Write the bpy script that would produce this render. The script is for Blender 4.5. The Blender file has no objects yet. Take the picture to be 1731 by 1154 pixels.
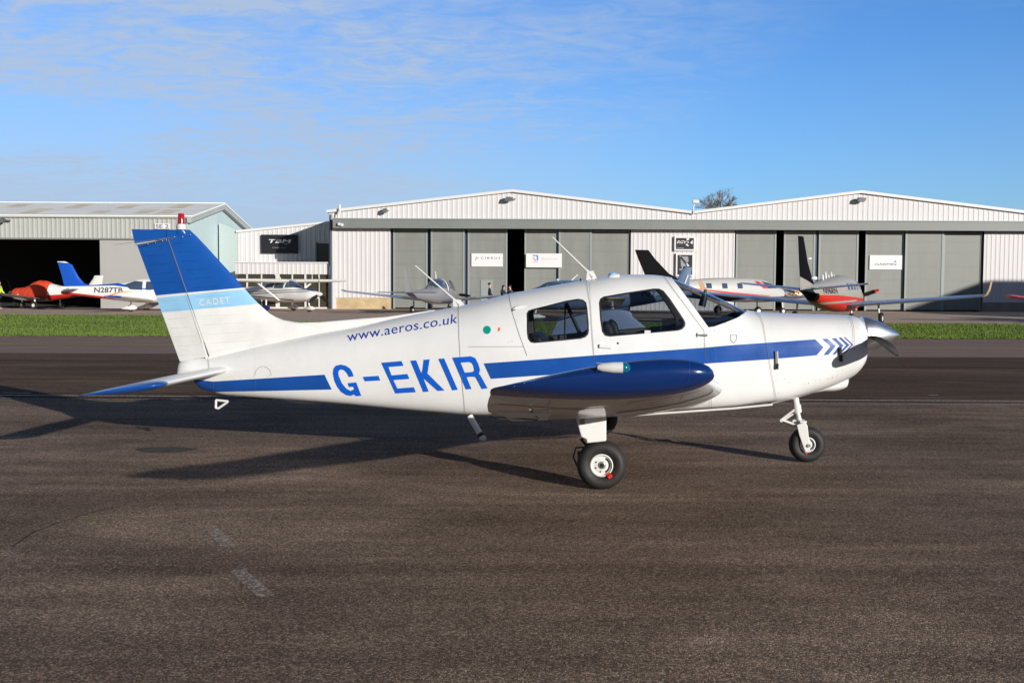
import bpy, bmesh, math, random
import numpy as np
from mathutils import Vector, Matrix
from mathutils.bvhtree import BVHTree
from mathutils.geometry import tessellate_polygon
R = math.radians
random.seed(7)
S = bpy.context.scene
C = S.collection

# ---------------------------------------------------------------- camera, sky, sun, exposure
FPX, CAMH, ROLL = 1815.0, 1.69, 0.0045          # focal length in photo pixels (1731 wide)
PITCH = math.atan(97 / FPX)
cam_d = bpy.data.cameras.new('camera'); cam = bpy.data.objects.new('camera', cam_d); C.objects.link(cam)
cam_d.sensor_width = 36; cam_d.lens = 36 * FPX / 1731; cam_d.clip_start = .05; cam_d.clip_end = 5000
cam_m = Matrix.Rotation(R(90) - PITCH, 4, 'X') @ Matrix.Rotation(ROLL, 4, 'Z')
cam_m.translation = (0, 0, CAMH); cam.matrix_world = cam_m
S.camera = cam
SUN_AZ = Vector((.62, -.785)).normalized()      # horizontal direction towards the sun: behind, to the right
SUN_EL = R(12.6)
sl = bpy.data.lights.new('sun', 'SUN'); sun = bpy.data.objects.new('sun', sl); C.objects.link(sun)
sl.energy = 5.0; sl.angle = R(.55); sl.color = (1.0, .955, .885)
sd = Vector((SUN_AZ.x * math.cos(SUN_EL), SUN_AZ.y * math.cos(SUN_EL), math.sin(SUN_EL)))
sun.rotation_euler = sd.to_track_quat('Z', 'Y').to_euler()
S.view_settings.view_transform = 'Standard'; S.view_settings.look = 'None'
S.view_settings.exposure = 0.0; S.view_settings.gamma = 1.0

def nd(t, ty, **kw):
    n = t.nodes.new(ty)
    for k, v in kw.items():
        if k in n.inputs: n.inputs[k].default_value = v
        else: setattr(n, k, v)
    return n
W = bpy.data.worlds.new('World'); S.world = W; W.use_nodes = True
t = W.node_tree; t.nodes.clear()
sky = nd(t, 'ShaderNodeTexSky', sky_type='NISHITA', sun_disc=False, sun_elevation=SUN_EL,
         sun_rotation=math.atan2(SUN_AZ.x, SUN_AZ.y), altitude=50, air_density=1.0, dust_density=.25, ozone_density=3.0)
tc = nd(t, 'ShaderNodeTexCoord'); sx = nd(t, 'ShaderNodeSeparateXYZ'); t.links.new(tc.outputs['Generated'], sx.inputs[0])
def mth(t, op, a, b=None, c=None, clamp=False):
    n = t.nodes.new('ShaderNodeMath'); n.operation = op; n.use_clamp = clamp
    for i, v in enumerate((a, b, c)):
        if v is None: continue
        if isinstance(v, (int, float)): n.inputs[i].default_value = v
        else: t.links.new(v, n.inputs[i])
    return n.outputs[0]
zz = mth(t, 'MAXIMUM', sx.outputs[2], .02)
zq = mth(t, 'ADD', zz, .12)
u_ = mth(t, 'DIVIDE', sx.outputs[0], zq); v_ = mth(t, 'DIVIDE', sx.outputs[1], zq)
cv = nd(t, 'ShaderNodeCombineXYZ'); t.links.new(u_, cv.inputs[0]); t.links.new(v_, cv.inputs[1])
mp = nd(t, 'ShaderNodeMapping'); mp.inputs['Rotation'].default_value = (0, 0, R(-14)); mp.inputs['Scale'].default_value = (.8, 1.35, 1)
t.links.new(cv.outputs[0], mp.inputs[0])
n1 = nd(t, 'ShaderNodeTexNoise', Scale=1.1, Detail=9, Roughness=.62, Distortion=.55)
n2 = nd(t, 'ShaderNodeTexNoise', Scale=7.5, Detail=8, Roughness=.6, Distortion=1.4)
t.links.new(mp.outputs[0], n1.inputs['Vector']); t.links.new(mp.outputs[0], n2.inputs['Vector'])
c1 = mth(t, 'MULTIPLY_ADD', n1.outputs['Fac'], 3.8, -.95, True)
c2 = mth(t, 'MULTIPLY_ADD', n2.outputs['Fac'], 3.4, -1.2, True)
c3 = mth(t, 'MULTIPLY', c1, mth(t, 'MULTIPLY_ADD', c2, .6, .4))
lx = mth(t, 'MULTIPLY_ADD', u_, -.75, .62, True)                  # thicker towards the left of the view
c4 = mth(t, 'MULTIPLY', c3, mth(t, 'MULTIPLY_ADD', lx, .95, .05))
lowh = mth(t, 'MULTIPLY_ADD', zz, -4.2, 1.0, True)               # thin veil low over the horizon
veil = mth(t, 'MULTIPLY', mth(t, 'POWER', lowh, 1.2), mth(t, 'MULTIPLY_ADD', lx, .75, .30))
cf = mth(t, 'MINIMUM', mth(t, 'MAXIMUM', mth(t, 'MULTIPLY', c4, 1.1), mth(t, 'MULTIPLY_ADD', c4, .3, veil)), .9)
tint = nd(t, 'ShaderNodeMixRGB', blend_type='MULTIPLY', Fac=1.0, Color2=(.70, 1.16, 1.78, 1))
t.links.new(sky.outputs[0], tint.inputs['Color1'])
mx = nd(t, 'ShaderNodeMixRGB', Color2=(4.25, 5.25, 6.9, 1))
t.links.new(cf, mx.inputs['Fac']); t.links.new(tint.outputs[0], mx.inputs['Color1'])
hi = mth(t, 'MULTIPLY_ADD', sx.outputs[2], -1.6, 1.52, True)      # sky dimmed overhead, out of view, to deepen the shadows
side_f = mth(t, 'MULTIPLY', mth(t, 'MULTIPLY_ADD', sx.outputs[1], .42, .66, True), mth(t, 'MAXIMUM', hi, .25))  # sky also dimmed behind the camera to cut fill light
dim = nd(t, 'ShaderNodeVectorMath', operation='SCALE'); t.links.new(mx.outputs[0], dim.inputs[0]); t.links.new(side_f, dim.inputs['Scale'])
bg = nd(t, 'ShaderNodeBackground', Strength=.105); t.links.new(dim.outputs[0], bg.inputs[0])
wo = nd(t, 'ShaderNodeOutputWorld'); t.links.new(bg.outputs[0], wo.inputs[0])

# ---------------------------------------------------------------- geometry helpers
def ray(px, py):
    d = Vector(((px - 865.5) / FPX, (577 - py) / FPX, -1))
    return (cam_m.to_3x3() @ d).normalized()
CO = Vector((0, 0, CAMH))
def atY(px, py, Y):
    r = ray(px, py); return CO + r * (Y / r.y)
def ground(px, py, z=0):
    r = ray(px, py); return CO + r * ((z - CAMH) / r.z)

def tag(o, label=None, cat=None, group=None, kind=None):
    if label: o['label'] = label
    if cat: o['category'] = cat
    if group: o['group'] = group
    if kind: o['kind'] = kind
    return o
def thing(name, loc, yaw=0, label=None, cat=None, group=None):
    o = bpy.data.objects.new(name, None); C.objects.link(o); o.empty_display_size = .2
    o.location = loc; o.rotation_euler = (0, 0, yaw)
    return tag(o, label, cat, group)
def obj(name, bm, mats, parent=None, smooth=True, ang=38):
    me = bpy.data.meshes.new(name); bm.to_mesh(me); bm.free()
    if not isinstance(mats, (list, tuple)): mats = [mats]
    for m in mats: me.materials.append(m)
    if smooth and len(me.polygons):
        me.shade_smooth(); me.set_sharp_from_angle(angle=R(ang))
    o = bpy.data.objects.new(name, me); C.objects.link(o)
    if parent: o.parent = parent
    return o
def box(bm, x0, x1, y0, y1, z0, z1, mi=0):
    vs = [bm.verts.new((x, y, z)) for x in (x0, x1) for y in (y0, y1) for z in (z0, z1)]
    for f in ((0, 1, 3, 2), (4, 6, 7, 5), (0, 4, 5, 1), (2, 3, 7, 6), (0, 2, 6, 4), (1, 5, 7, 3)):
        bm.faces.new([vs[i] for i in f]).material_index = mi
def basis(d):
    d = d.normalized(); a = Vector((0, 0, 1)) if abs(d.z) < .9 else Vector((1, 0, 0))
    u = d.cross(a).normalized(); return u, d.cross(u).normalized()
def tube(bm, pts, rad, seg=10, mi=0, cap=True):
    pts = [Vector(p) for p in pts]
    if not isinstance(rad, (list, tuple)): rad = [rad] * len(pts)
    rings = []; u0 = None
    for i, p in enumerate(pts):
        d = (pts[min(i + 1, len(pts) - 1)] - pts[max(i - 1, 0)])
        if u0 is None: u, v = basis(d)
        else:
            d.normalize(); u = (u0 - d * u0.dot(d)).normalized(); v = d.cross(u)
        u0 = u
        rings.append([bm.verts.new(p + (u * math.cos(a) + v * math.sin(a)) * rad[i]) for a in [2 * math.pi * k / seg for k in range(seg)]])
    for a, b in zip(rings, rings[1:]):
        for k in range(seg):
            bm.faces.new((a[k], a[(k + 1) % seg], b[(k + 1) % seg], b[k])).material_index = mi
    if cap:
        bm.faces.new(rings[0][::-1]).material_index = mi; bm.faces.new(rings[-1]).material_index = mi
def revolve(bm, prof, c, axis='y', seg=32, mi=0, a0=0, a1=2 * math.pi):
    """prof: (radius, offset along axis)"""
    c = Vector(c); full = abs(a1 - a0 - 2 * math.pi) < 1e-4; n = seg if full else seg + 1; rings = []
    for r, o in prof:
        ring = []
        for k in range(n):
            a = a0 + (a1 - a0) * k / seg
            if axis == 'y': p = Vector((r * math.cos(a), o, r * math.sin(a)))
            elif axis == 'x': p = Vector((o, r * math.cos(a), r * math.sin(a)))
            else: p = Vector((r * math.cos(a), r * math.sin(a), o))
            ring.append(bm.verts.new(c + p))
        rings.append(ring)
    for a, b in zip(rings, rings[1:]):
        for k in range(seg):
            k2 = (k + 1) % n
            try: bm.faces.new((a[k], a[k2], b[k2], b[k])).material_index = mi
            except ValueError: pass
    bmesh.ops.remove_doubles(bm, verts=[v for r_ in rings for v in r_], dist=1e-5)
def prism(bm, poly, a, b, plane='xz', mi=0):
    """extrude polygon between a and b along the remaining axis"""
    def P(p, q):
        return (p[0], q, p[1]) if plane == 'xz' else ((p[0], p[1], q) if plane == 'xy' else (q, p[0], p[1]))
    A_ = [bm.verts.new(P(p, a)) for p in poly]; B_ = [bm.verts.new(P(p, b)) for p in poly]
    n = len(poly)
    bm.faces.new(A_).material_index = mi; bm.faces.new(B_[::-1]).material_index = mi
    for i in range(n): bm.faces.new((A_[i], B_[i], B_[(i + 1) % n], A_[(i + 1) % n])).material_index = mi
def fixn(bm): bmesh.ops.recalc_face_normals(bm, faces=bm.faces[:])
def bevel(o, w=.01, seg=2):
    m = o.modifiers.new('bevel', 'BEVEL'); m.width = w; m.segments = seg; m.limit_method = 'ANGLE'; m.angle_limit = R(40); return o

def pchip(pts):
    pts = sorted(pts); xs = [p[0] for p in pts]; ys = [p[1] for p in pts]; n = len(xs)
    h = [xs[i + 1] - xs[i] for i in range(n - 1)]; d = [(ys[i + 1] - ys[i]) / h[i] for i in range(n - 1)]
    m = [d[0]] + [0] * (n - 2) + [d[-1]]
    for i in range(1, n - 1):
        if d[i - 1] * d[i] > 0:
            w1, w2 = 2 * h[i] + h[i - 1], h[i] + 2 * h[i - 1]; m[i] = (w1 + w2) / (w1 / d[i - 1] + w2 / d[i])
    def f(x):
        if x <= xs[0]: return ys[0]
        if x >= xs[-1]: return ys[-1]
        i = max(j for j in range(n - 1) if xs[j] <= x); q = (x - xs[i]) / h[i]
        return (ys[i] * (2 * q**3 - 3 * q**2 + 1) + h[i] * m[i] * (q**3 - 2 * q**2 + q) + ys[i + 1] * (-2 * q**3 + 3 * q**2) + h[i] * m[i + 1] * (q**3 - q**2))
    return f
def spow(c, e): return math.copysign(abs(c) ** e, c)
def loft(stations, seg=64):
    """stations: (x, ztop, zbottom, halfwidth, zmid, n_top, n_bottom)"""
    bm = bmesh.new(); rings = []
    for x, zt, zb, w, zc, nt, nb in stations:
        ring = []
        for k in range(seg):
            a = 2 * math.pi * k / seg; s, c = math.sin(a), math.cos(a); n = nt if s >= 0 else nb
            ring.append(bm.verts.new((x, w * spow(c, 2 / n), zc + ((zt - zc) if s >= 0 else (zc - zb)) * spow(s, 2 / n))))
        rings.append(ring)
    for a, b in zip(rings, rings[1:]):
        for k in range(seg): bm.faces.new((a[k], a[(k + 1) % seg], b[(k + 1) % seg], b[k]))
    for r_ in (rings[0], rings[-1]):
        c = sum((v.co for v in r_), Vector()) / seg; cvx = bm.verts.new(c)
        for k in range(seg): bm.faces.new((r_[k], r_[(k + 1) % seg], cvx))
    fixn(bm); return bm

PROF = {
    'wing': lambda u: (2.9690 * u**.5 - 1.26 * u - 3.516 * u**2 + 2.843 * u**3 - 1.015 * u**4),
    'fin': lambda u: (1 - (1 - min(u / .6, 1)) ** 2.2) ** .5,
    'rudder': lambda u: 1 - .88 * u,
}
def foil(bm, secs, prof='wing', up=(0, 0, 1), n=16, camber=0.0, mi=0, cap0=True, cap1=True):
    """secs: (LE, TE, half thickness)"""
    up = Vector(up); f = PROF[prof]; rings = []
    us = [(1 - math.cos(math.pi * k / n)) / 2 for k in range(n + 1)]
    if prof == 'rudder': us = [0, .25, .5, .75, 1]
    for LE, TE, th in secs:
        LE, TE = Vector(LE), Vector(TE)
        top = [LE + (TE - LE) * u + up * (th * f(u) * (1 + camber)) for u in us]
        bot = [LE + (TE - LE) * u - up * (th * f(u) * (1 - camber)) for u in us]
        if prof == 'wing': pts = top + bot[-1:0:-1]
        elif prof == 'fin': pts = top + bot[:0:-1]
        else: pts = top + bot[::-1]
        rings.append([bm.verts.new(p) for p in pts])
    m = len(rings[0])
    for a, b in zip(rings, rings[1:]):
        for k in range(m):
            try: bm.faces.new((a[k], a[(k + 1) % m], b[(k + 1) % m], b[k])).material_index = mi
            except ValueError: pass
    if cap0: bm.faces.new(rings[0]).material_index = mi
    if cap1: bm.faces.new(rings[-1][::-1]).material_index = mi
    fixn(bm)

# ---- cutting a lofted skin with prisms that run across the aircraft (polygons in x,z)
def edges_out(poly):
    cx = sum(p[0] for p in poly) / len(poly); cz = sum(p[1] for p in poly) / len(poly)
    for (x0, z0), (x1, z1) in zip(poly, poly[1:] + poly[:1]):
        nx, nz = z1 - z0, -(x1 - x0)
        if nx * (cx - x0) + nz * (cz - z0) > 0: nx, nz = -nx, -nz
        yield Vector((x0, 0, z0)), Vector((nx, 0, nz)).normalized()
def keep_inside(bm, poly):
    for co, no in edges_out(poly):
        bmesh.ops.bisect_plane(bm, geom=bm.verts[:] + bm.edges[:] + bm.faces[:], plane_co=co, plane_no=no, clear_outer=True, dist=1e-5)
def cut_hole(bm, poly, side=0, marg=.05):
    x0, x1 = min(p[0] for p in poly) - marg, max(p[0] for p in poly) + marg
    z0, z1 = min(p[1] for p in poly) - marg, max(p[1] for p in poly) + marg
    for co, no in edges_out(poly):
        fs = []
        for f in bm.faces:
            c = f.calc_center_median()
            if x0 < c.x < x1 and z0 < c.z < z1 and (side == 0 or c.y * side > 0): fs.append(f)
        g = list({v for f in fs for v in f.verts}) + list({e for f in fs for e in f.edges}) + fs
        bmesh.ops.bisect_plane(bm, geom=g, plane_co=co, plane_no=no, dist=1e-5)
    E_ = list(edges_out(poly)); dead = []
    for f in bm.faces:
        c = f.calc_center_median()
        if side and c.y * side <= 0: continue
        if all((c - co).dot(no) < 1e-6 for co, no in E_): dead.append(f)
    bmesh.ops.delete(bm, geom=dead, context='FACES')
def only_side(bm, side):
    bmesh.ops.delete(bm, geom=[f for f in bm.faces if f.calc_center_median().y * side <= 0], context='FACES')
def push(bm, off):
    bm.normal_update()
    for v, n in [(v, v.normal.copy()) for v in bm.verts]: v.co += n * off

# ---- decals: flat shapes drawn in photo pixels and laid onto a surface
class Frame:
    def __init__(s, loc, yaw):
        s.m = Matrix.Translation(Vector(loc)) @ Matrix.Rotation(yaw, 4, 'Z'); s.i = s.m.inverted()
        s.o = s.i @ CO
    def r(s, px, py): return (s.i.to_3x3() @ ray(px, py)).normalized()
    def at(s, px, py, yl):
        d = s.r(px, py); return s.o + d * ((yl - s.o.y) / d.y)
    def xz(s, px, py, yl): p = s.at(px, py, yl); return (p.x, p.z)
    def hit(s, bvh, px, py, yfall=-.1):
        h = bvh.ray_cast(s.o, s.r(px, py))
        if h[0] is not None: return h[0], h[1]
        h = bvh.find_nearest(s.at(px, py, yfall)); return h[0], h[1]
def flat_bm(polys):
    bm = bmesh.new()
    for i, p in enumerate(polys):
        vs = [bm.verts.new((q[0], q[1], i * 1.0)) for q in p]
        for tr in tessellate_polygon([[Vector((q[0], q[1], 0)) for q in p]]): bm.faces.new([vs[k] for k in tr])
    return bm
def grid_cut(bm, g):
    for ax in (0, 1):
        lo = min(v.co[ax] for v in bm.verts); hi = max(v.co[ax] for v in bm.verts); k = math.ceil(lo / g)
        while k * g < hi:
            co = Vector((0, 0, 0)); co[ax] = k * g; no = Vector((0, 0, 0)); no[ax] = 1
            bmesh.ops.bisect_plane(bm, geom=bm.verts[:] + bm.edges[:] + bm.faces[:], plane_co=co, plane_no=no, dist=1e-6); k += 1
def decal(name, bm, fr, bvh, mat, parent, off=.002, g=9.0):
    grid_cut(bm, g)
    for v in bm.verts:
        h, n = fr.hit(bvh, v.co.x, v.co.y)
        v.co = h + n * (off + v.co.z * .0004)
    return obj(name, bm, mat, parent, smooth=True, ang=180)
def line_px(pts, w):
    out = []
    for a, b in zip(pts, pts[1:]):
        a, b = Vector(a), Vector(b); d = (b - a).normalized(); n = Vector((-d.y, d.x)) * w / 2
        out.append([a + n, b + n, b - n, a - n])
    return [[(q.x, q.y) for q in p] for p in out]
def ell(cx, cy, rx, ry, n=24): return [(cx + rx * math.cos(2 * math.pi * k / n), cy + ry * math.sin(2 * math.pi * k / n)) for k in range(n)]
def text_mesh(s, thick=0.0, spacing=1.0):
    cu = bpy.data.curves.new('t', 'FONT'); cu.body = s; cu.offset = thick; cu.space_character = spacing; cu.resolution_u = 4
    o = bpy.data.objects.new('t', cu); C.objects.link(o); dg = bpy.context.evaluated_depsgraph_get(); dg.update()
    me = bpy.data.meshes.new_from_object(o.evaluated_get(dg)); bm = bmesh.new(); bm.from_mesh(me)
    bpy.data.objects.remove(o); bpy.data.curves.remove(cu); bpy.data.meshes.remove(me)
    x0, x1 = min(v.co.x for v in bm.verts), max(v.co.x for v in bm.verts); y0, y1 = min(v.co.y for v in bm.verts), max(v.co.y for v in bm.verts)
    for v in bm.verts: v.co = ((v.co.x - x0) / (x1 - x0), (v.co.y - y0) / (y1 - y0), 0)
    return bm
def text_quad(s, bl, br, tr, tl, thick=0.0, spacing=1.0):
    bm = text_mesh(s, thick, spacing)
    for v in bm.verts:
        u, w = v.co.x, v.co.y
        v.co.x, v.co.y = [bl[i] * (1 - u) * (1 - w) + br[i] * u * (1 - w) + tr[i] * u * w + tl[i] * (1 - u) * w for i in (0, 1)]
    return bm
def text_wall(name, s, x0, x1, z0, z1, y, mat, parent, shear=0, thick=0, spacing=1.0):
    bm = text_mesh(s, thick, spacing)
    for v in bm.verts: v.co = (x0 + (x1 - x0) * v.co.x + shear * v.co.y, y, z0 + (z1 - z0) * v.co.y)
    return obj(name, bm, mat, parent, smooth=False)
def poly_wall(name, polys, y, mat, parent):
    bm = bmesh.new()
    for i, p in enumerate(polys):
        vs = [bm.verts.new((q[0], y - .0015 * i, q[1])) for q in p]
        for tr in tessellate_polygon([[Vector((q[0], q[1], 0)) for q in p]]): bm.faces.new([vs[k] for k in tr])
    return obj(name, bm, mat, parent, smooth=False)

# ---------------------------------------------------------------- materials
def mat(name, col, rough=.5, metal=0, var=.0, vscale=3.0, bump=0, bscale=40, coat=0, stretch=None, spec=None):
    m = bpy.data.materials.new(name); m.use_nodes = True; t = m.node_tree; b = t.nodes['Principled BSDF']
    b.inputs['Base Color'].default_value = (*col, 1); b.inputs['Roughness'].default_value = rough; b.inputs['Metallic'].default_value = metal
    b.inputs['Coat Weight'].default_value = coat; b.inputs['Coat Roughness'].default_value = .05
    if spec is not None: b.inputs['Specular IOR Level'].default_value = spec
    if var or bump:
        tc = nd(t, 'ShaderNodeTexCoord'); mp = nd(t, 'ShaderNodeMapping'); t.links.new(tc.outputs['Object'], mp.inputs[0])
        if stretch: mp.inputs['Scale'].default_value = stretch
    if var:
        n = nd(t, 'ShaderNodeTexNoise', Scale=vscale, Detail=6, Roughness=.6); t.links.new(mp.outputs[0], n.inputs['Vector'])
        r = nd(t, 'ShaderNodeValToRGB'); t.links.new(n.outputs['Fac'], r.inputs[0])
        r.color_ramp.elements[0].position = .3; r.color_ramp.elements[1].position = .7
        r.color_ramp.elements[0].color = (*[c * (1 - var) for c in col], 1); r.color_ramp.elements[1].color = (*[min(1, c * (1 + var * .5)) for c in col], 1)
        t.links.new(r.outputs[0], b.inputs['Base Color'])
        rr = mth(t, 'MULTIPLY_ADD', n.outputs['Fac'], .25, max(rough - .1, .02)); t.links.new(rr, b.inputs['Roughness'])
    if bump:
        n = nd(t, 'ShaderNodeTexNoise', Scale=bscale, Detail=4); t.links.new(mp.outputs[0], n.inputs['Vector'])
        bp = nd(t, 'ShaderNodeBump', Strength=bump, Distance=.01); t.links.new(n.outputs['Fac'], bp.inputs['Height']); t.links.new(bp.outputs[0], b.inputs['Normal'])
    return m
M = {}
M['white'] = mat('white_paint', (.82, .812, .795), .28, var=.06, vscale=2.2, bump=.12, bscale=5, coat=.4)
M['white2'] = mat('white_gloss', (.72, .71, .68), .35, var=.08, vscale=2)
M['blue'] = mat('blue_vinyl', (.008, .08, .36), .3, coat=.4, var=.10, vscale=5)
M['letter'] = mat('bright_blue_vinyl', (.004, .11, .60), .35, coat=.2)
M['deepblue'] = mat('tip_blue_paint', (.003, .026, .135), .2, coat=.7, var=.08, vscale=4)
M['webblue'] = mat('web_lettering', (.006, .05, .36), .4)
M['lightblue'] = mat('light_blue_paint', (.3, .6, .85), .3, coat=.3)
M['seam'] = mat('seam_line', (.13, .13, .13), .7)
M['seal'] = mat('window_rubber', (.015, .015, .017), .6)
M['black'] = mat('black_plastic', (.012, .012, .013), .45)
M['rubber'] = mat('tyre_rubber', (.022, .02, .019), .62, var=.35, vscale=14, bump=.15, bscale=60)
M['alu'] = mat('polished_spinner', (.86, .87, .89), .34, 1, var=.1, vscale=6)
M['steel'] = mat('grey_steel', (.35, .34, .33), .4, .8, var=.2, vscale=9)
M['prop'] = mat('propeller_back', (.035, .035, .037), .4, .2)
M['red'] = mat('red_mark', (.75, .02, .012), .45)
M['orange'] = mat('orange_mark', (.85, .16, .04), .5)
M['teal'] = mat('teal_disc', (.0, .32, .24), .4)
M['tan'] = mat('tan_trim', (.42, .3, .18), .8)
M['inner'] = mat('cabin_lining', (.11, .1, .09), .85)
M['seat'] = mat('seat_leather', (.02, .02, .023), .5)
M['brown'] = mat('carpet', (.03, .027, .025), .95)
def glass(name, tintc, refl=1.0):
    m = bpy.data.materials.new(name); m.use_nodes = True; t = m.node_tree; t.nodes.clear()
    tr = nd(t, 'ShaderNodeBsdfTransparent'); tr.inputs[0].default_value = (*tintc, 1)
    gl = nd(t, 'ShaderNodeBsdfGlossy', Roughness=.03); fr = nd(t, 'ShaderNodeLayerWeight', Blend=.5)
    fa = mth(t, 'MULTIPLY_ADD', mth(t, 'POWER', fr.outputs['Facing'], 5.0), .9 * refl, .045 * refl); mxs = nd(t, 'ShaderNodeMixShader'); o = nd(t, 'ShaderNodeOutputMaterial')
    t.links.new(fa, mxs.inputs[0]); t.links.new(tr.outputs[0], mxs.inputs[1]); t.links.new(gl.outputs[0], mxs.inputs[2]); t.links.new(mxs.outputs[0], o.inputs[0]); return m
M['glass'] = glass('perspex', (.56, .60, .63), 1.3); M['lens'] = mat('blue_green_lens', (.0, .12, .2), .08, coat=1)
M['redlens'] = mat('red_beacon_lens', (.42, .004, .004), .15, coat=1)

# ---------------------------------------------------------------- ground
def asphalt(name, c0, c1, rough=.9, streak=False, speck=1.0, bs=1.0, spec=.05, stain=.0):
    m = bpy.data.materials.new(name); m.use_nodes = True; t = m.node_tree; b = t.nodes['Principled BSDF']
    tc = nd(t, 'ShaderNodeTexCoord'); P = tc.outputs['Object']
    mp = nd(t, 'ShaderNodeMapping'); t.links.new(P, mp.inputs[0]); mp.inputs['Scale'].default_value = (.16, 1.0, 1) if streak else (.55, 1, 1)
    big = nd(t, 'ShaderNodeTexNoise', Scale=.55, Detail=7, Roughness=.65, Distortion=.4); t.links.new(mp.outputs[0], big.inputs['Vector'])
    mp2 = nd(t, 'ShaderNodeMapping'); t.links.new(P, mp2.inputs[0]); mp2.inputs['Scale'].default_value = (.12, 1.0, 1)
    med = nd(t, 'ShaderNodeTexNoise', Scale=3.1, Detail=5, Roughness=.6); t.links.new(mp2.outputs[0], med.inputs['Vector'])
    f = mth(t, 'ADD', mth(t, 'MULTIPLY', big.outputs['Fac'], .65), mth(t, 'MULTIPLY', med.outputs['Fac'], .35))
    f = mth(t, 'MULTIPLY_ADD', f, 3.2, -1.1, True)
    mixc = nd(t, 'ShaderNodeMixRGB', Color1=(*c0, 1), Color2=(*c1, 1)); t.links.new(f, mixc.inputs['Fac'])
    vo = nd(t, 'ShaderNodeTexVoronoi', Scale=112.0, Randomness=1.0); t.links.new(P, vo.inputs['Vector'])
    sc = nd(t, 'ShaderNodeSeparateColor'); t.links.new(vo.outputs['Color'], sc.inputs[0])
    stone = mth(t, 'MULTIPLY_ADD', mth(t, 'POWER', sc.outputs[0], 2.4), 1.55 * speck, 1 - .46 * speck)
    white = mth(t, 'GREATER_THAN', sc.outputs[1], .9965)
    if stain:
        st = nd(t, 'ShaderNodeTexNoise', Scale=.42, Detail=8, Roughness=.7, Distortion=1.2); mp3 = nd(t, 'ShaderNodeMapping'); t.links.new(P, mp3.inputs[0]); mp3.inputs['Scale'].default_value = (.5, 1.3, 1); mp3.inputs['Rotation'].default_value = (0, 0, .25)
        t.links.new(mp3.outputs[0], st.inputs['Vector']); sf = mth(t, 'MULTIPLY_ADD', st.outputs['Fac'], -4.5, 2.35, True); stone = mth(t, 'MULTIPLY', stone, mth(t, 'MULTIPLY_ADD', sf, stain, 1 - stain))
        tm = nd(t, 'ShaderNodeTexNoise', Scale=1.0, Detail=7, Roughness=.75); mp4 = nd(t, 'ShaderNodeMapping'); t.links.new(P, mp4.inputs[0]); mp4.inputs['Scale'].default_value = (.09, 2.6, 1); mp4.inputs['Rotation'].default_value = (0, 0, -.06)
        t.links.new(mp4.outputs[0], tm.inputs['Vector']); stone = mth(t, 'MULTIPLY', stone, mth(t, 'MULTIPLY_ADD', tm.outputs['Fac'], .8, .6))
    mul = nd(t, 'ShaderNodeMixRGB', blend_type='MULTIPLY', Fac=1.0); t.links.new(mixc.outputs[0], mul.inputs['Color1']); t.links.new(stone, mul.inputs['Color2'])
    mw = nd(t, 'ShaderNodeMixRGB', Color2=(.62, .58, .52, 1)); t.links.new(mth(t, 'MULTIPLY', white, .8 * speck), mw.inputs['Fac']); t.links.new(mul.outputs[0], mw.inputs['Color1'])
    t.links.new(mw.outputs[0], b.inputs['Base Color']); b.inputs['Roughness'].default_value = rough; b.inputs['Specular IOR Level'].default_value = spec
    n3 = nd(t, 'ShaderNodeTexNoise', Scale=150.0, Detail=3); t.links.new(P, n3.inputs['Vector'])
    h = mth(t, 'ADD', mth(t, 'MULTIPLY', vo.outputs['Distance'], -.7), n3.outputs['Fac'])
    bp = nd(t, 'ShaderNodeBump', Strength=1.0 * bs, Distance=.008); t.links.new(h, bp.inputs['Height'])
    n4 = nd(t, 'ShaderNodeTexNoise', Scale=1.6, Detail=5); t.links.new(mp.outputs[0], n4.inputs['Vector'])
    bp2 = nd(t, 'ShaderNodeBump', Strength=.5 * bs, Distance=.02); t.links.new(n4.outputs['Fac'], bp2.inputs['Height']); t.links.new(bp.outputs[0], bp2.inputs['Normal'])
    t.links.new(bp2.outputs[0], b.inputs['Normal']); return m
def sheet(name, poly, z, m, label=None, kind='structure'):
    bm = bmesh.new(); bm.faces.new([bm.verts.new((x, y, z)) for x, y in poly]); fixn(bm)
    bmesh.ops.triangulate(bm, faces=bm.faces[:])
    if bm.faces[:][0].normal.z < 0: bmesh.ops.reverse_faces(bm, faces=bm.faces[:])
    return tag(obj(name, bm, m, smooth=False), label, kind=kind)
_gf = [(-2000, 60), (-150, 60), (-17.4, 55.3), (-11.4, 46.5), (17.5, 48), (2000, 48)]
def gfar(x): return np.interp(x, [q[0] for q in _gf], [q[1] for q in _gf])
def gnear(x): return 34.0 + .028 * x
M['field'] = mat('field_grass', (.05, .085, .02), .9, var=.3, vscale=.2)
M['apron'] = asphalt('apron_asphalt', (.22, .15, .108), (.46, .335, .25), stain=.42)
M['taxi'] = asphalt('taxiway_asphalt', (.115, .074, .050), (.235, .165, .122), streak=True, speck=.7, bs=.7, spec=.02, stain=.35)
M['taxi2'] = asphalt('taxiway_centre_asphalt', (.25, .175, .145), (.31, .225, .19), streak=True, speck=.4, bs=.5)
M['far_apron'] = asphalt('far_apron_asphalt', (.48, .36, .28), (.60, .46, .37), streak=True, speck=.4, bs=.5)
sheet('ground', [(-2500, -400), (2500, -400), (2500, 4000), (-2500, 4000)], -.03, M['field'])
sheet('apron', [(-80, -60), (80, -60), (80, 15.4), (-80, 15.4)], 0, M['apron'])
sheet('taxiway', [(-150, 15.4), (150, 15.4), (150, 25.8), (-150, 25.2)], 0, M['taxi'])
sheet('taxiway_centre', [(-150, 25.2), (150, 25.8), (150, gnear(150)), (-150, gnear(-150))], 0, M['taxi2'])
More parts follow.
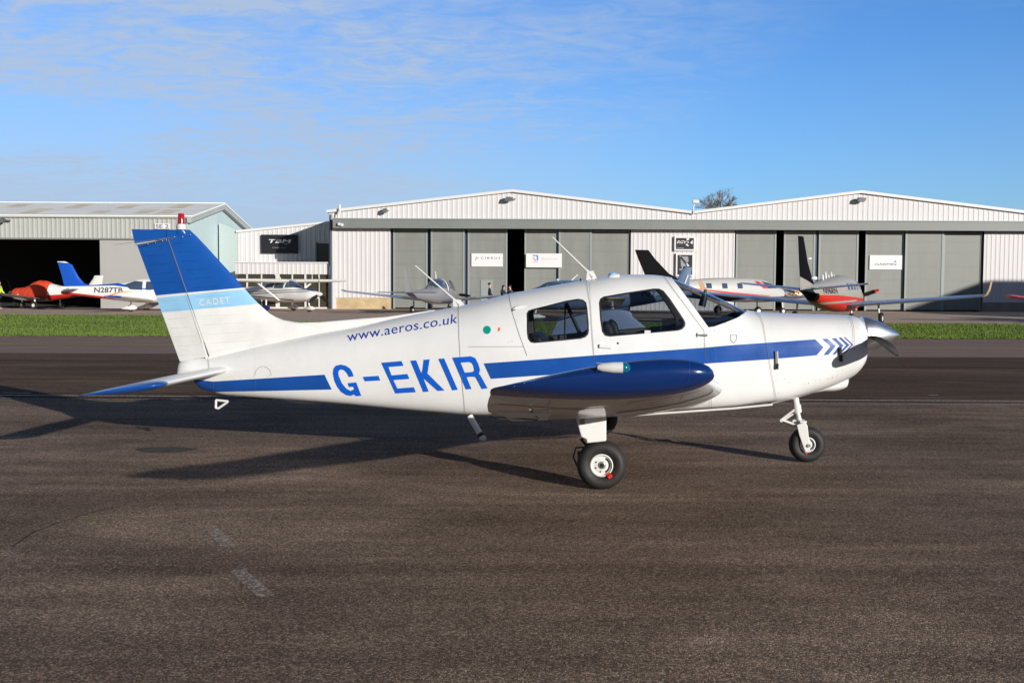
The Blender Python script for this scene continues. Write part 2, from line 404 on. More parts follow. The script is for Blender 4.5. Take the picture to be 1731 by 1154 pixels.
sheet('far_apron', [(-150, 60), (-17.4, 55.3), (-11.4, 46.5), (17.5, 48), (150, 48), (150, 120), (-150, 120)], 0, M['far_apron'])
def painted(name, col, cover):
    m = bpy.data.materials.new(name); m.use_nodes = True; t = m.node_tree; b = t.nodes['Principled BSDF']
    b.inputs['Base Color'].default_value = (*col, 1); b.inputs['Roughness'].default_value = .8
    tc = nd(t, 'ShaderNodeTexCoord'); n = nd(t, 'ShaderNodeTexNoise', Scale=28.0, Detail=6, Roughness=.7); t.links.new(tc.outputs['Object'], n.inputs['Vector'])
    fa = mth(t, 'MULTIPLY_ADD', n.outputs['Fac'], 5, cover, True); tr = nd(t, 'ShaderNodeBsdfTransparent'); ms = nd(t, 'ShaderNodeMixShader')
    t.links.new(fa, ms.inputs[0]); t.links.new(tr.outputs[0], ms.inputs[1]); t.links.new(b.outputs[0], ms.inputs[2]); t.links.new(ms.outputs[0], t.nodes['Material Output'].inputs[0]); return m
M['wline'] = painted('worn_white_paint', (.62, .58, .53), -1.7)
M['yline'] = painted('worn_yellow_paint', (.60, .42, .12), -1.4)
M['ghost'] = painted('ghost_marking', (.42, .35, .29), -2.05)
def gline(name, p0, p1, w, m, z=.008):
    a, b = ground(*p0), ground(*p1); d = (b - a).normalized(); n = Vector((-d.y, d.x, 0)) * w / 2
    return sheet(name, [((q).x, (q).y) for q in (a - n, b - n, b + n, a + n)], z, m)
gline('white_line', (-250, 667), (2000, 680), .075, M['wline'])
gline('white_line', (-250, 672.5), (2000, 686), .035, M['wline'])
gline('white_dash', (1570, 668), (1586, 668), .05, M['wline'])
gline('white_dash', (4, 664), (52, 665), .05, M['wline'])
gline('yellow_line', (-400, 580.5), (2200, 591), .15, M['yline'])
gline('yellow_line', (-400, 584), (640, 574), .12, M['yline'], .012)
for a_, b_ in (((356, 893), (388, 925)), ((400, 963), (450, 1008))):
    A_, B_ = ground(*a_), ground(*b_)
    d_ = (B_ - A_).normalized(); n_ = Vector((-d_.y, d_.x, 0)) * .045
    sheet('faded_marking', [(q.x, q.y) for q in (A_ - n_, B_ - n_, B_ + n_, A_ + n_)], .004, M['ghost'])
M['patch'] = mat('tar_patch', (.10, .09, .07), .9, var=.5, vscale=8, spec=.1)
pc = ground(280, 760)
sheet('tar_patch', [(pc.x + .3 * math.cos(a) * (1 + .15 * math.sin(3 * a)), pc.y + .17 * math.sin(a)) for a in [k * .35 for k in range(18)]], .004, M['patch'])
# crack with a few weeds
M['crack'] = mat('crack', (.02, .018, .014), 1.0)
bmc = bmesh.new(); cp = [ground(x, y) for x, y in ((20, 925), (42, 910), (60, 898), (78, 892), (96, 884), (118, 878), (150, 868), (178, 860))]
for a, b in zip(cp, cp[1:]):
    n_ = Vector((-(b - a).y, (b - a).x, 0)).normalized() * .006
    bmc.faces.new([bmc.verts.new(Vector((q.x, q.y, .0045))) for q in (a - n_, b - n_, b + n_, a + n_)])
tag(obj('crack', bmc, M['crack'], smooth=False), kind='structure')
# grass strip: a green base and blades that break its edges
def bladefield(name, pts, h0, h1, w, m, label):
    rs = np.random.RandomState(3); n = len(pts); ang = rs.rand(n) * 6.283; h = h0 + (h1 - h0) * rs.rand(n) ** 1.5
    lean = (rs.rand(n, 2) - .5) * h[:, None] * 1.1
    V = np.zeros((n, 3, 3)); dx = np.stack([np.cos(ang), np.sin(ang)], 1) * w * (.6 + .8 * rs.rand(n))[:, None]
    V[:, 0, :2] = pts - dx; V[:, 1, :2] = pts + dx; V[:, 2, :2] = pts + lean; V[:, 2, 2] = h; V[:, :2, 2] = -.005
    me = bpy.data.meshes.new(name); me.from_pydata(V.reshape(-1, 3).tolist(), [], np.arange(3 * n).reshape(-1, 3).tolist()); me.materials.append(m)
    o = bpy.data.objects.new(name, me); C.objects.link(o); return tag(o, label, 'grass', kind='stuff')
def grassmat():
    m = bpy.data.materials.new('grass_blades'); m.use_nodes = True; t = m.node_tree; b = t.nodes['Principled BSDF']; b.inputs['Roughness'].default_value = .8; b.inputs['Specular IOR Level'].default_value = .08
    g = nd(t, 'ShaderNodeNewGeometry'); tc = nd(t, 'ShaderNodeTexCoord'); mp = nd(t, 'ShaderNodeMapping'); mp.inputs['Scale'].default_value = (.22, 1, 1)
    t.links.new(tc.outputs['Object'], mp.inputs[0]); n = nd(t, 'ShaderNodeTexNoise', Scale=.9, Detail=6, Roughness=.65); t.links.new(mp.outputs[0], n.inputs['Vector'])
    r = nd(t, 'ShaderNodeValToRGB'); f = mth(t, 'ADD', mth(t, 'MULTIPLY', n.outputs['Fac'], .75), mth(t, 'MULTIPLY', g.outputs['Random Per Island'], .25)); t.links.new(f, r.inputs[0])
    e = r.color_ramp.elements; e[0].position = .32; e[0].color = (.09, .135, .025, 1); e[1].position = .72; e[1].color = (.18, .23, .06, 1)
    q = e.new(.52); q.color = (.14, .20, .04, 1); t.links.new(r.outputs[0], b.inputs['Base Color']); return m
M['grass'] = grassmat()
sheet('grass_strip', [(-150, gnear(-150)), (62, gnear(62)), (62, 48), (17.5, 48), (-11.4, 46.5), (-17.4, 55.3), (-150, 60)], .006, M['grass'])
M['verge'] = mat('dry_verge', (.30, .26, .09), .95, var=.5, vscale=1.5, spec=.05)
sheet('dry_verge', [(-150, gnear(-150) - .35), (62, gnear(62) - .35), (62, gnear(62)), (-150, gnear(-150))], .006, M['verge'])
rs = np.random.RandomState(5); n_ = 190000
X_ = -34 + 64 * rs.rand(n_); T_ = rs.rand(n_) ** 1.6; rag = .16 * np.sin(X_ * 2.1) + .13 * np.sin(X_ * 5.3 + 1) + .1 * np.sin(X_ * 13.7); Y_ = gnear(X_) - .12 + T_ * (gfar(X_) - gnear(X_) + .3) + rag * ((T_ < .03) | (T_ > .97))
keep = np.abs(X_ - 0) < .52 * Y_ + 1.5
bladefield('grass', np.stack([X_, Y_], 1)[keep], .03, .085, .014, M['grass'], 'mown green grass strip between the taxiway and the far apron')
M['weed'] = mat('weed', (.09, .15, .03), .8)
wp = ground(158, 877); bladefield('weeds', np.array([[wp.x + rs.randn() * .05, wp.y + rs.randn() * .03] for _ in range(70)]), .005, .018, .003, M['weed'], 'few small green weeds growing in the asphalt crack')

# ---------------------------------------------------------------- buildings
M['clad'] = mat('white_cladding', (.64, .615, .615), .5, var=.05, vscale=.5, stretch=(4, 4, .6))
M['band'] = mat('grey_fascia', (.20, .215, .20), .45, var=.08, vscale=.6)
M['leaf'] = mat('grey_door_sheet', (.225, .235, .215), .5, var=.14, vscale=.6, stretch=(2.5, 2.5, .5))
M['leafframe'] = mat('grey_door_frame', (.28, .31, .30), .5)
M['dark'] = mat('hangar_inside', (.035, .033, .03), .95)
M['block'] = mat('cream_blockwork', (.55, .42, .24), .85, var=.3, vscale=1.5, bump=.3, bscale=12)
M['gblock'] = mat('grey_blockwork', (.3, .26, .22), .85, var=.2, vscale=2)
M['trim'] = mat('white_trim', (.68, .67, .66), .5)
M['pipe'] = mat('dark_blue_pipe', (.05, .07, .11), .5)
M['sign'] = mat('sign_white', (.75, .73, .73), .5)
M['signblk'] = mat('sign_black', (.012, .012, .016), .45)
M['ink'] = mat('sign_ink', (.06, .06, .07), .6)
M['inkpale'] = mat('sign_pale_ink', (.3, .3, .32), .6)
M['oldclad'] = mat('old_grey_cladding', (.43, .44, .41), .55, var=.08, vscale=.5, stretch=(3, 3, .5))
M['oldroof'] = mat('old_grey_roof', (.88, .89, .86), .85, var=.08, vscale=.4, spec=.1)
M['rust'] = mat('stained_skylight', (.80, .70, .54), .8, var=.2, vscale=1)
M['aqua2'] = mat('aqua_darkened', (.43, .51, .50), .6)  # aqua darkened so the panel's stronger sun matches the gable
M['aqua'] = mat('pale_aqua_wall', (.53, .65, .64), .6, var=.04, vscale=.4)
M['greydoor'] = mat('plain_grey_door', (.40, .39, .375), .6, var=.05, vscale=.3)
M['winglass'] = mat('dark_window_glass', (.055, .048, .028), .08, spec=.8)
M['lamp'] = mat('floodlight_grey', (.12, .13, .14), .4)
YF = 71.0
def wx(px, y): return (px - 865.5) * y / FPX
def wz(px, py, y): return CAMH + (480 + (px - 865.5) * ROLL - py) * y / FPX
def corr(name, x0, x1, y, zb, zt, m, parent, pitch=.33, d=.02):
    """ribbed sheet facing -y; zb, zt numbers or functions of x"""
    fb = zb if callable(zb) else (lambda x: zb); ft = zt if callable(zt) else (lambda x: zt)
    bm = bmesh.new(); cols = []; n = max(1, round((x1 - x0) / pitch)); p = (x1 - x0) / n
    for i in range(n):
        for u, dd in ((0, 0), (.55, 0), (.66, d), (.89, d)): cols.append((x0 + (i + u) * p, y - dd))
    cols.append((x1, y)); vs = [(bm.verts.new((x, yy, fb(x))), bm.verts.new((x, yy, ft(x)))) for x, yy in cols]
    for a, b in zip(vs, vs[1:]): bm.faces.new((a[0], b[0], b[1], a[1]))
    return obj(name, bm, m, parent, smooth=False)
def bxo(name, x0, x1, y0, y1, z0, z1, m, parent, bev=0):
    bm = bmesh.new(); box(bm, x0, x1, y0, y1, z0, z1); fixn(bm); o = obj(name, bm, m, parent, smooth=False)
    if bev: bevel(o, bev)
    return o
def gabled(label, x0, xr, x1, z0, zr, z1, depth=42):
    b = thing('hangar', ((x0 + x1) / 2, YF, 0), 0, label, 'hangar', 'white hangars with grey sliding doors'); ox = (x0 + x1) / 2
    def top(x):
        x += ox; return z0 + (zr - z0) * (x - x0) / (xr - x0) if x < xr else zr + (z1 - zr) * (x - xr) / (x1 - xr)
    g = corr('gable_wall', x0 - ox, x1 - ox, 0, 5.7, lambda x: top(x) - .12, M['clad'], b)
    # ridge break is kept by two sheets of roof with thickness
    for nm, a, c, za, zc in (('roof', x0 - .15, xr, z0, zr), ('roof', xr, x1, zr, z1)):
        bm = bmesh.new(); prism(bm, [(a - ox, za - .16), (c - ox, zc - .16), (c - ox, zc + .02), (a - ox, za + .02)], -.22, depth); fixn(bm)
        obj(nm, bm, M['trim'], b, smooth=False)
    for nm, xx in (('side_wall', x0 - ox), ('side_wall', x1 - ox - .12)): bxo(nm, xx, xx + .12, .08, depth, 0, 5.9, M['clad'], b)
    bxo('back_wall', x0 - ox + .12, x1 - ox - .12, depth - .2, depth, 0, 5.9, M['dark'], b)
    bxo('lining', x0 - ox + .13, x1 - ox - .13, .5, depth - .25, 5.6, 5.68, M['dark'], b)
    bxo('fascia', x0 - ox + (.35 if x0 < 0 else .003), x1 - ox, -.7, -.06, 5.29, 5.86, M['band'], b)
    bxo('fascia_capping', x0 - ox + (.35 if x0 < 0 else .003), x1 - ox, -.76, -.02, 5.862, 5.93, M['leafframe'], b)
    return b, ox
def leaf(par, ox, p0, p1, yy, door=False):
    xa, xb = wx(p0, YF) - ox, wx(p1, YF) - ox; bm = bmesh.new(); box(bm, xa + .12, xb - .12, yy, yy + .05, .1, 5.26)
    o = obj('door_leaf', bm, M['leaf'], par, smooth=False); bm = bmesh.new()
    for q in (xa, xb - .12): box(bm, q, q + .12, yy - .03, yy + .07, .04, 5.27)
    obj('frame', bm, M['leafframe'], o, smooth=False)
    bm = bmesh.new()
    for z in (1.15, 2.05, 2.95, 3.85, 4.6): box(bm, xa + .122, xb - .122, yy - .012, yy - .002, z, z + .028)
    obj('rail', bm, M['band'], o, smooth=False); return o
xv = wx(1170, YF)
hA, oA = gabled('white hangar with central black gap between its sliding doors', wx(557, YF), wx(865, YF), xv, 6.46, 7.87, 6.5)
hB, oB = gabled('white hangar on the right with light shadow across its doors', xv, wx(1450, YF), wx(1731, YF) + .9, 6.5, 7.9, 6.5)
for p0, p1, yy in ((664, 722, .2), (728, 785, .05), (790, 857, .2), (886, 943, .2), (943.5, 999, .02), (996, 1064, .2)): leaf(hA, oA, p0, p1, yy)
for p0, p1, yy in ((1243, 1311, .2), (1324, 1377, .2), (1383, 1450, .2), (1462, 1527, .2), (1527.5, 1592, .02), (1593, 1659, .2)): leaf(hB, oB, p0, p1, yy)
for par, ox, pairs in ((hA, oA, ((660, 666), (722, 728), (785, 790))), (hB, oB, ((1240, 1243.5), (1376, 1383)))):
    for p0, p1 in pairs: bxo('door_post', wx(p0, YF) - ox, wx(p1, YF) - ox, .3, .45, .0, 5.28, M['pipe'], par)
for par, ox, p0, p1, zb_, bl in ((hA, oA, 568, 660, .74, 'block'), (hA, oA, 1065, 1170, .0, None), (hB, oB, 1170, 1240, .0, None), (hB, oB, 1660, 1750, .62, 'gblock')):
    xa, xb = wx(p0, YF) - ox, wx(p1, YF) - ox
    corr('wall_panel', xa, xb, 0, zb_, 5.29, M['clad'], par, .3)
    if bl: bxo('plinth', xa, xb, .02, .3, 0, zb_ + .03, M[bl], par)
bxo('corner_trim', wx(562, YF) - oA, wx(568, YF) - oA, -.06, .2, 0, 5.7, M['trim'], hA)
bm = bmesh.new(); tube(bm, [(wx(560, YF) - oA, -.1, .0), (wx(560, YF) - oA, -.1, 6.2)], .06, 8); obj('downpipe', bm, M['pipe'], hA)
bxo('wicket_door', wx(812, YF) - oA, wx(832, YF) - oA, .16, .198, .1, 1.95, M['leafframe'], hA)

# glazed office block between the hangars
ob = thing('office_block', (-15.5, 71.2, 0), 0, 'white clad office block with glazed front between two hangars', 'building')
bx = lambda p, y=71.2: wx(p, y) + 15.5
corr('canopy_wall', bx(398), bx(557), 0, 2.27, 3.0, M['clad'], ob, .3)
bxo('canopy_capping', bx(398), bx(557), -.1, 5.9, 3.0, 3.08, M['trim'], ob)
bxo('glazing', bx(403), bx(557), .12, .16, .08, 2.27, M['winglass'], ob)
bm = bmesh.new()
for p, w in ((417.5, .1), (442, .08), (469, .26), (494, .08), (516, .12), (539, .07), (556, .08)): box(bm, bx(p) - w / 2, bx(p) + w / 2, .03, .11, .1, 2.268)
box(bm, bx(403), bx(557), .02, .112, .0, .1); obj('window_frame', bm, M['trim'], ob, smooth=False)
uy = 5.8; u0, u1 = wx(403, 77) + 15.5, wx(565, 77) + 15.5
zt = lambda x: 5.40 + (x - u0) / (u1 - u0) * .72
corr('upper_wall', u0, u1, uy, 2.9, lambda x: zt(x) - .12, M['clad'], ob, .33)
bm = bmesh.new(); prism(bm, [(u0 - .1, zt(u0) - .14), (u1, zt(u1) - .14), (u1, zt(u1) + .02), (u0 - .1, zt(u0) + .02)], uy - .15, uy + 14); fixn(bm); obj('roof', bm, M['trim'], ob, smooth=False)
bxo('side_wall', u0, u0 + .1, uy + .06, uy + 14, 0, 5.2, M['clad'], ob)
bm = bmesh.new(); prism(bm, [(-20.97 + 15.5, 0), (u0 - .02, 0), (u0 - .02, 5.42), (-20.6 + 15.5, 5.85), (-20.97 + 15.5, 5.95)], uy + .02, uy + .1); fixn(bm); obj('added_gable_panel', bm, M['aqua2'], ob, smooth=False)  # added panel hides the office shadow on the aqua gable
w_ = bxo('window', wx(538, 77) + 15.5, wx(556, 77) + 15.5, uy - .1, uy - .07, wz(545, 444, 77), wz(545, 412, 77), M['winglass'], ob)
bxo('window_frame', wx(535.5, 77) + 15.5, wx(537.8, 77) + 15.5, uy - .13, uy - .06, wz(545, 444, 77), wz(545, 410, 77), M['pipe'], ob)

# old grey hangar on the left
og = thing('hangar', (-40, 70, 0), 0, 'old grey hangar on the left with wide dark open doorway', 'hangar')
ex = -21.1 + 40
corr('fascia_wall', -40, ex, 0, 4.54, 5.9, M['oldclad'], og, .3, .05)
bxo('gutter', -40, ex + .1, -.18, -.06, 5.86, 5.97, M['oldclad'], og)
bxo('door_track', -40, ex, -.1, -.02, 4.44, 4.54, M['band'], og)
bxo('closed_door', wx(170, 70) + 40, ex - .02, .02, .1, 0, 4.44, M['greydoor'], og)
bm = bmesh.new(); prism(bm, [(-.15, 5.93), (8, 7.33), (16.2, 5.93), (16.2, 6.0), (8, 7.42), (-.15, 6.02)], -40, ex + .35, 'yz'); fixn(bm)
rf = obj('roof', bm, M['oldroof'], og, smooth=False)
bm = bmesh.new()
box(bm, -40, ex + .35, 7.9, 8.1, 7.40, 7.45)
obj('ridge_tile', bm, M['oldroof'], rf, smooth=False)
for px, f0, f1 in ((35, .1, .45), (110, .52, .85), (195, .5, .8), (150, .12, .3), (262, .1, .4), (285, .55, .9), (12, .6, .85), (225, .12, .42)):
    y0, y1 = 8 * f0, 8 * f1; xa = wx(px, 70 + y0) + 40
    zf = lambda y: 6.026 + (y + .15) * (7.42 - 6.02) / 8.15 + .004
    sk = bmesh.new(); sk.faces.new([sk.verts.new((xa + dx, y, zf(y))) for dx, y in ((0, y0), (1.1, y0), (1.1, y1), (0, y1))])
    obj('skylight', sk, M['rust'], rf, smooth=False)
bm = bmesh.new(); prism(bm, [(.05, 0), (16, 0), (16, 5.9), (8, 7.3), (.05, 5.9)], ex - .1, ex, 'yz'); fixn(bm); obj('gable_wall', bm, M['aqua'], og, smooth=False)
bm = bmesh.new()
for a, b in (((-.2, 5.55), (8, 6.98)), ((16.2, 5.55), (8, 6.98))):
    prism(bm, [a, b, (b[0], b[1] + .4), (a[0], a[1] + .4)], ex + .02, ex + .3, 'yz')
fixn(bm); obj('barge_board', bm, M['oldclad'], og, smooth=False)
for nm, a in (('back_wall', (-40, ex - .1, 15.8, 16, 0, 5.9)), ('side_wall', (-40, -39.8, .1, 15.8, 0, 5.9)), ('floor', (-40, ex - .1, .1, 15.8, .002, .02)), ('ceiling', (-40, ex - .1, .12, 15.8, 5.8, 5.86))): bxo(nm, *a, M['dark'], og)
# hangar standing outside the frame to the right: its shadow lies on the right-hand doors
oh = thing('hangar', (62, 46, 0), 0, 'hangar beyond the right edge whose shadow crosses the grey doors', 'hangar')
bm = bmesh.new(); prism(bm, [(-13.4, 0), (20, 0), (20, 9.2), (-10.6, 9.2), (-13.4, 7.1)], 0, -14); fixn(bm); obj('wall', bm, M['oldclad'], oh, smooth=False)
bm = bmesh.new(); prism(bm, [(-10.6, 9.21), (20, 9.21), (20, 9.3), (-10.6, 9.3)], -.5, -13.5); fixn(bm); obj('roof', bm, M['oldroof'], oh, smooth=False)

# signs
def signboard(name, p0, p1, y, label, m, cat='sign', frame=None, d=.06):
    x0, x1 = wx(p0[0], y), wx(p1[0], y); z0, z1 = wz(p0[0], p1[1], y), wz(p0[0], p0[1], y); cx, cz = (x0 + x1) / 2, (z0 + z1) / 2
    s = thing(name, (cx, y, cz), 0, label, cat); w, h = (x1 - x0) / 2, (z1 - z0) / 2
    if frame:
        bm = bmesh.new(); box(bm, -w, w, 0, d, -h, h); obj('frame', bm, frame[0], s, smooth=False); f = frame[1]
        bm = bmesh.new(); box(bm, -w + f, w - f, -.012, -.002, -h + f, h - f); obj('board', bm, m, s, smooth=False); yy = -.02
    else:
        bm = bmesh.new(); box(bm, -w, w, 0, d, -h, h); obj('board', bm, m, s, smooth=False); yy = -.008
    return s, w, h, yy
s, w, h, yy = signboard('sign', (442, 397), (504, 428.5), 76.8, 'black sign with white TBM lettering on the office block', M['signblk'])
text_wall('lettering', 'TBM', -w * .66, w * .56, h * .13, h * .5, yy, M['sign'], s, .12, .02)
text_wall('small_lettering', 'CARE', w * .26, w * .5, -h * .02, h * .06, yy, M['sign'], s)
text_wall('small_lettering', 'AUTHORIZED SERVICE', -w * .4, w * .34, -h * .44, -h * .34, yy, M['inkpale'], s)
s, w, h, yy = signboard('sign', (796.5, 428.5), (849.5, 450.5), 71.12, 'white sign reading CIRRUS on the door left of the gap', M['sign'])
text_wall('lettering', 'CIRRUS', -w * .4, w * .83, h * .14, h * .46, yy, M['ink'], s, 0, 0, 1.5)
poly_wall('emblem', [[(-w * .76, -h * .05), (-w * .7, h * .5), (-w * .66, h * .5), (-w * .7, -h * .05)], [(-w * .7, h * .5), (-w * .54, h * .3), (-w * .62, h * .1), (-w * .62, h * .2), (-w * .6, h * .3), (-w * .68, h * .4)]], yy, M['inkpale'], s)
s, w, h, yy = signboard('sign', (888.5, 428.5), (949, 452), 70.88, 'white sign with blue and red arrow emblem right of the gap', M['sign'])
M['sblue'] = mat('sign_blue', (.02, .25, .8), .5); M['sred'] = mat('sign_red', (.75, .05, .04), .5); M['spink'] = mat('sign_pink', (.82, .52, .5), .5)
poly_wall('emblem', [[(-w * .62, h * .78), (-w * .34, h * .78), (-w * .32, h * .62), (-w * .62, h * .62)], [(-w * .4, h * .62), (-w * .32, h * .7), (-w * .32, h * .0), (-w * .4, h * .0)]], yy, M['sblue'], s)
poly_wall('emblem', [[(-w * .64, h * .3), (-w * .56, h * .42), (-w * .5, h * .3), (-w * .58, h * .2)], [(-w * .56, h * .05), (-w * .48, h * .2), (-w * .45, 0), (-w * .5, -.02)]], yy, M['sred'], s)
poly_wall('emblem_shadow', [[(-w * .7, -h * .22), (-w * .26, -h * .16), (-w * .4, -h * .27)]], yy, M['inkpale'], s)
text_wall('lettering', 'Benson', -w * .16, w * .72, h * .08, h * .42, yy, M['spink'], s, .06)
s, w, h, yy = signboard('sign', (1468, 431.5), (1522.5, 455.5), 71.12, 'white sign reading GARMIN on the right-hand doors', M['sign'])
text_wall('lettering', 'GARMIN', -w * .66, w * .64, -h * .42, -h * .1, yy, M['ink'], s)
poly_wall('emblem', [[(w * .48, h * .02), (w * .58, h * .32), (w * .66, h * .02)]], yy, M['sblue'], s)
s, w, h, yy = signboard('sign', (1138.5, 400), (1173.5, 424), 70.8, 'black framed sign with RGV lettering and propeller emblem', M['signblk'], frame=(M['sign'], .1), d=.2)
text_wall('lettering', 'RGV', -w * .78, w * .1, 0, h * .42, yy, M['sign'], s, .08, .015)
poly_wall('emblem', [ell(w * .3, h * .2, .05, .05, 10), [(w * .12, h * .7), (w * .36, h * .78), (w * .42, h * .55), (w * .2, h * .45)], [(w * .05, -h * .15), (w * .2, h * .0), (w * .38, -h * .3), (w * .3, -h * .38)], [(w * .5, h * .12), (w * .74, h * .5), (w * .76, -h * .05), (w * .62, 0)]], yy, M['sign'], s)
poly_wall('small_lettering', [[(-w * .78, -h * .68), (-w * .1, -h * .68), (-w * .1, -h * .58), (-w * .78, -h * .58)]], yy, M['inkpale'], s)
s, w, h, yy = signboard('sign', (1141.5, 428.5), (1171.5, 467), 70.8, 'black upright framed sign with pale grey crest below the RGV sign', M['signblk'], frame=(M['sign'], .1), d=.2)
poly_wall('crest', [[(-w * .55, h * .72), (w * .35, h * .74), (w * .4, h * .3), (w * .1, h * .1), (-w * .5, h * .62)], [(-w * .5, h * .55), (w * .05, h * .0), (w * .3, -h * .12), (-w * .2, -h * .25), (-w * .45, -h * .1)]], yy, M['inkpale'], s)
poly_wall('crest_line', [[(-w * .6, h * .72), (-w * .5, h * .78), (w * .5, -h * .08), (w * .42, -h * .14)], [(-w * .35, -h * .28), (w * .45, -h * .1), (w * .42, -h * .02), (-w * .35, -h * .2)]], yy, M['sign'], s)
text_wall('lettering', 'SIMMS', -w * .62, w * .6, -h * .48, -h * .34, yy, M['sign'], s)
s, w, h, yy = signboard('sign', (263, 378.5), (288.5, 387.5), 69.85, 'small white sign reading SE 2 on the grey fascia', M['sign'])
text_wall('lettering', 'SE 2', -w * .85, w * .85, -h * .7, h * .7, yy, M['ink'], s, 0, .01)

def flood(px, py, y, label, wide=1.0):
    p = atY(px, py, y); s = thing('floodlight', (p.x, p.y, p.z), 0, label, 'floodlight', 'floodlights on the hangar gables')
    bm = bmesh.new(); prism(bm, [(-.32 * wide, -.12), (.1 * wide, -.16), (.26 * wide, .1), (-.2 * wide, .14)], -.45, -.12); fixn(bm); obj('lamp_head', bm, M['lamp'], s, smooth=False)
    bm = bmesh.new(); box(bm, -.1, .42 * wide, -.14, .0, -.03, .05); box(bm, -.04, .04, -.12, .3, -.1, .18); obj('bracket', bm, M['steel'], s, smooth=False); return s
flood(861, 337, 70.9, 'grey floodlight under the ridge of the hangar with the black gap'); flood(1455, 338, 70.9, 'grey floodlight under the ridge of the right-hand hangar')
flood(652, 356.5, 70.9, 'small floodlight on the sloping gable above the white wall panel', .5); flood(4, 373, 69.8, 'floodlight on the fascia of the old grey hangar', 1.3)
def pole(name, pts, r, label, cat, m='trim'):
    bm = bmesh.new(); tube(bm, pts, r, 8); return tag(obj(name, bm, M[m]), label, cat)
p0, p1 = atY(571, 372, 70.6), atY(574, 346, 70.6); bm = bmesh.new(); tube(bm, [p0, p1], .04, 8); tube(bm, [p1, p1 + Vector((.02, 0, -.5))], .07, 8)
tag(obj('antenna_mast', bm, M['trim']), 'thin white antenna mast at the left corner of the hangar fascia', 'antenna')
p0, p1 = atY(1172, 362, 70.8), atY(1172, 350, 70.8); bm = bmesh.new(); tube(bm, [p0, p1, p1 + Vector((.08, 0, .3))], .045, 8); box(bm, p1.x - .05, p1.x + .35, p1.y - .2, p1.y + .1, p1.z + .25, p1.z + .45)
tag(obj('security_camera', bm, M['trim']), 'white security camera on a short post in the roof valley', 'camera')
for px, py in ((573, 379), (577.5, 380)):
    p = atY(px, py, 70.2); bm = bmesh.new(); revolve(bm, [(.001, -.12), (.1, -.08), (.13, 0), (.1, .08), (.001, .1)], p, 'z', 12)
    tag(obj('security_camera', bm, M['trim']), 'left of two white dome cameras at the fascia end' if px < 575 else 'right of two white dome cameras at the fascia end', 'camera', 'dome cameras at the fascia end')

# bare tree behind the roofs
M['bark'] = mat('bare_bark', (.24, .2, .18), .9)
def bare_tree(px, py_top, Y, rad, label):
    p = atY(px, py_top, Y); root = thing('bare_tree', (p.x, Y, 0), 0, label, 'tree'); H_ = p.z; rnd = random.Random(11)
    tb = bmesh.new(); tube(tb, [(0, 0, 0), (.1, 0, H_ * .3), (0, .0, H_ - 2.2)], [.35, .27, .14], 8); obj('trunk', tb, M['bark'], root)
    V, F_ = [], []
    def twig(a, b, r0, r1):
        d = (b - a).normalized(); u, v = basis(d); i = len(V)
        for c, r in ((a, r0), (b, r1)):
            for k in range(3): V.append(c + (u * math.cos(2.1 * k) + v * math.sin(2.1 * k)) * r)
        for k in range(3): F_.append((i + k, i + (k + 1) % 3, i + 3 + (k + 1) % 3, i + 3 + k))
    def grow(a, d, L, r, n):
        b = a + d * L; twig(a, b, r, r * .7)
        if n == 0: return
        for _ in range(3 if n > 1 else 4):
            dd = (d + Vector((rnd.gauss(0, .5), rnd.gauss(0, .5), rnd.gauss(.12, .3)))).normalized(); grow(b if rnd.random() < .7 else a + d * L * .6, dd, L * rnd.uniform(.6, .85), r * .62, n - 1)
    for k in range(7):
        a = k * 2 * math.pi / 7 + rnd.random(); grow(Vector((0, 0, H_ - rnd.uniform(2.2, 3.6))), Vector((math.cos(a) * .75, math.sin(a) * .75, .9)).normalized(), rad * .42, .11, 5)
    me = bpy.data.meshes.new('crown'); me.from_pydata([v[:] for v in V], [], F_); me.materials.append(M['bark']); o = bpy.data.objects.new('crown', me); C.objects.link(o); o.parent = root
bare_tree(1213, 338, 150, 3.2, 'bare winter tree showing above the valley between the hangar roofs')

# ---------------------------------------------------------------- the blue and white trainer in front
AY = math.radians(-4.25); AF = Frame((.83, 10.37, 0), AY)
ac = thing('light_aircraft', (.83, 10.37, 0), AY, 'white and blue low-wing light aircraft G-EKIR parked in the foreground', 'aircraft')
A = AF.at; Z = lambda px, py, y=0: A(px, py, y).z
def prof_y(pts): return pchip([(A(px, py, y).x, A(px, py, y).z) for px, py, y in pts])
def prof_px(pts, y): return pchip([(A(px, py, y).x, A(px, py, y).z) for px, py in pts])
ztop = prof_px([(300, 626), (304, 611.5), (354, 603), (410, 590.5), (466, 578), (530, 565), (601, 552.6), (666, 538), (720, 527.5), (775, 517.5), (860, 497), (930, 483.5), (990, 473), (1030, 466), (1060, 463.8), (1100, 464.5), (1135, 469), (1160, 479), (1200, 495.5), (1240, 514), (1259, 523), (1282, 527), (1350, 530), (1430, 532.8), (1456, 535)], 0)
zbot = prof_y([(x, y, -.4) for x, y in ((300.5, 640), (306, 656), (330, 668), (362, 674.5), (470, 681.5), (560, 687.5), (660, 696), (735, 701.5), (787, 705), (860, 706.5), (950, 705.5), (1042, 702.5), (1160, 694), (1240, 688.6), (1290, 682.5))] + [(1315, 679.5, -.33), (1347, 671.5, -.25), (1380, 662, -.18), (1405, 653, -.12), (1425, 644, -.1), (1440, 634, -.08), (1450, 624, -.05)])
XT, XN = A(301, 640, 0).x, A(1467.5, 575, -.34).x
hw = pchip([(XT, .035), (XT + .04, .06), (-3.9, .095), (-3.4, .17), (-2.8, .25), (-2, .36), (-1.3, .46), (-.7, .53), (-.1, .56), (.5, .565), (1.0, .555), (1.5, .52), (2.0, .47), (2.2, .44), (XN - .02, .42), (XN, .418)])
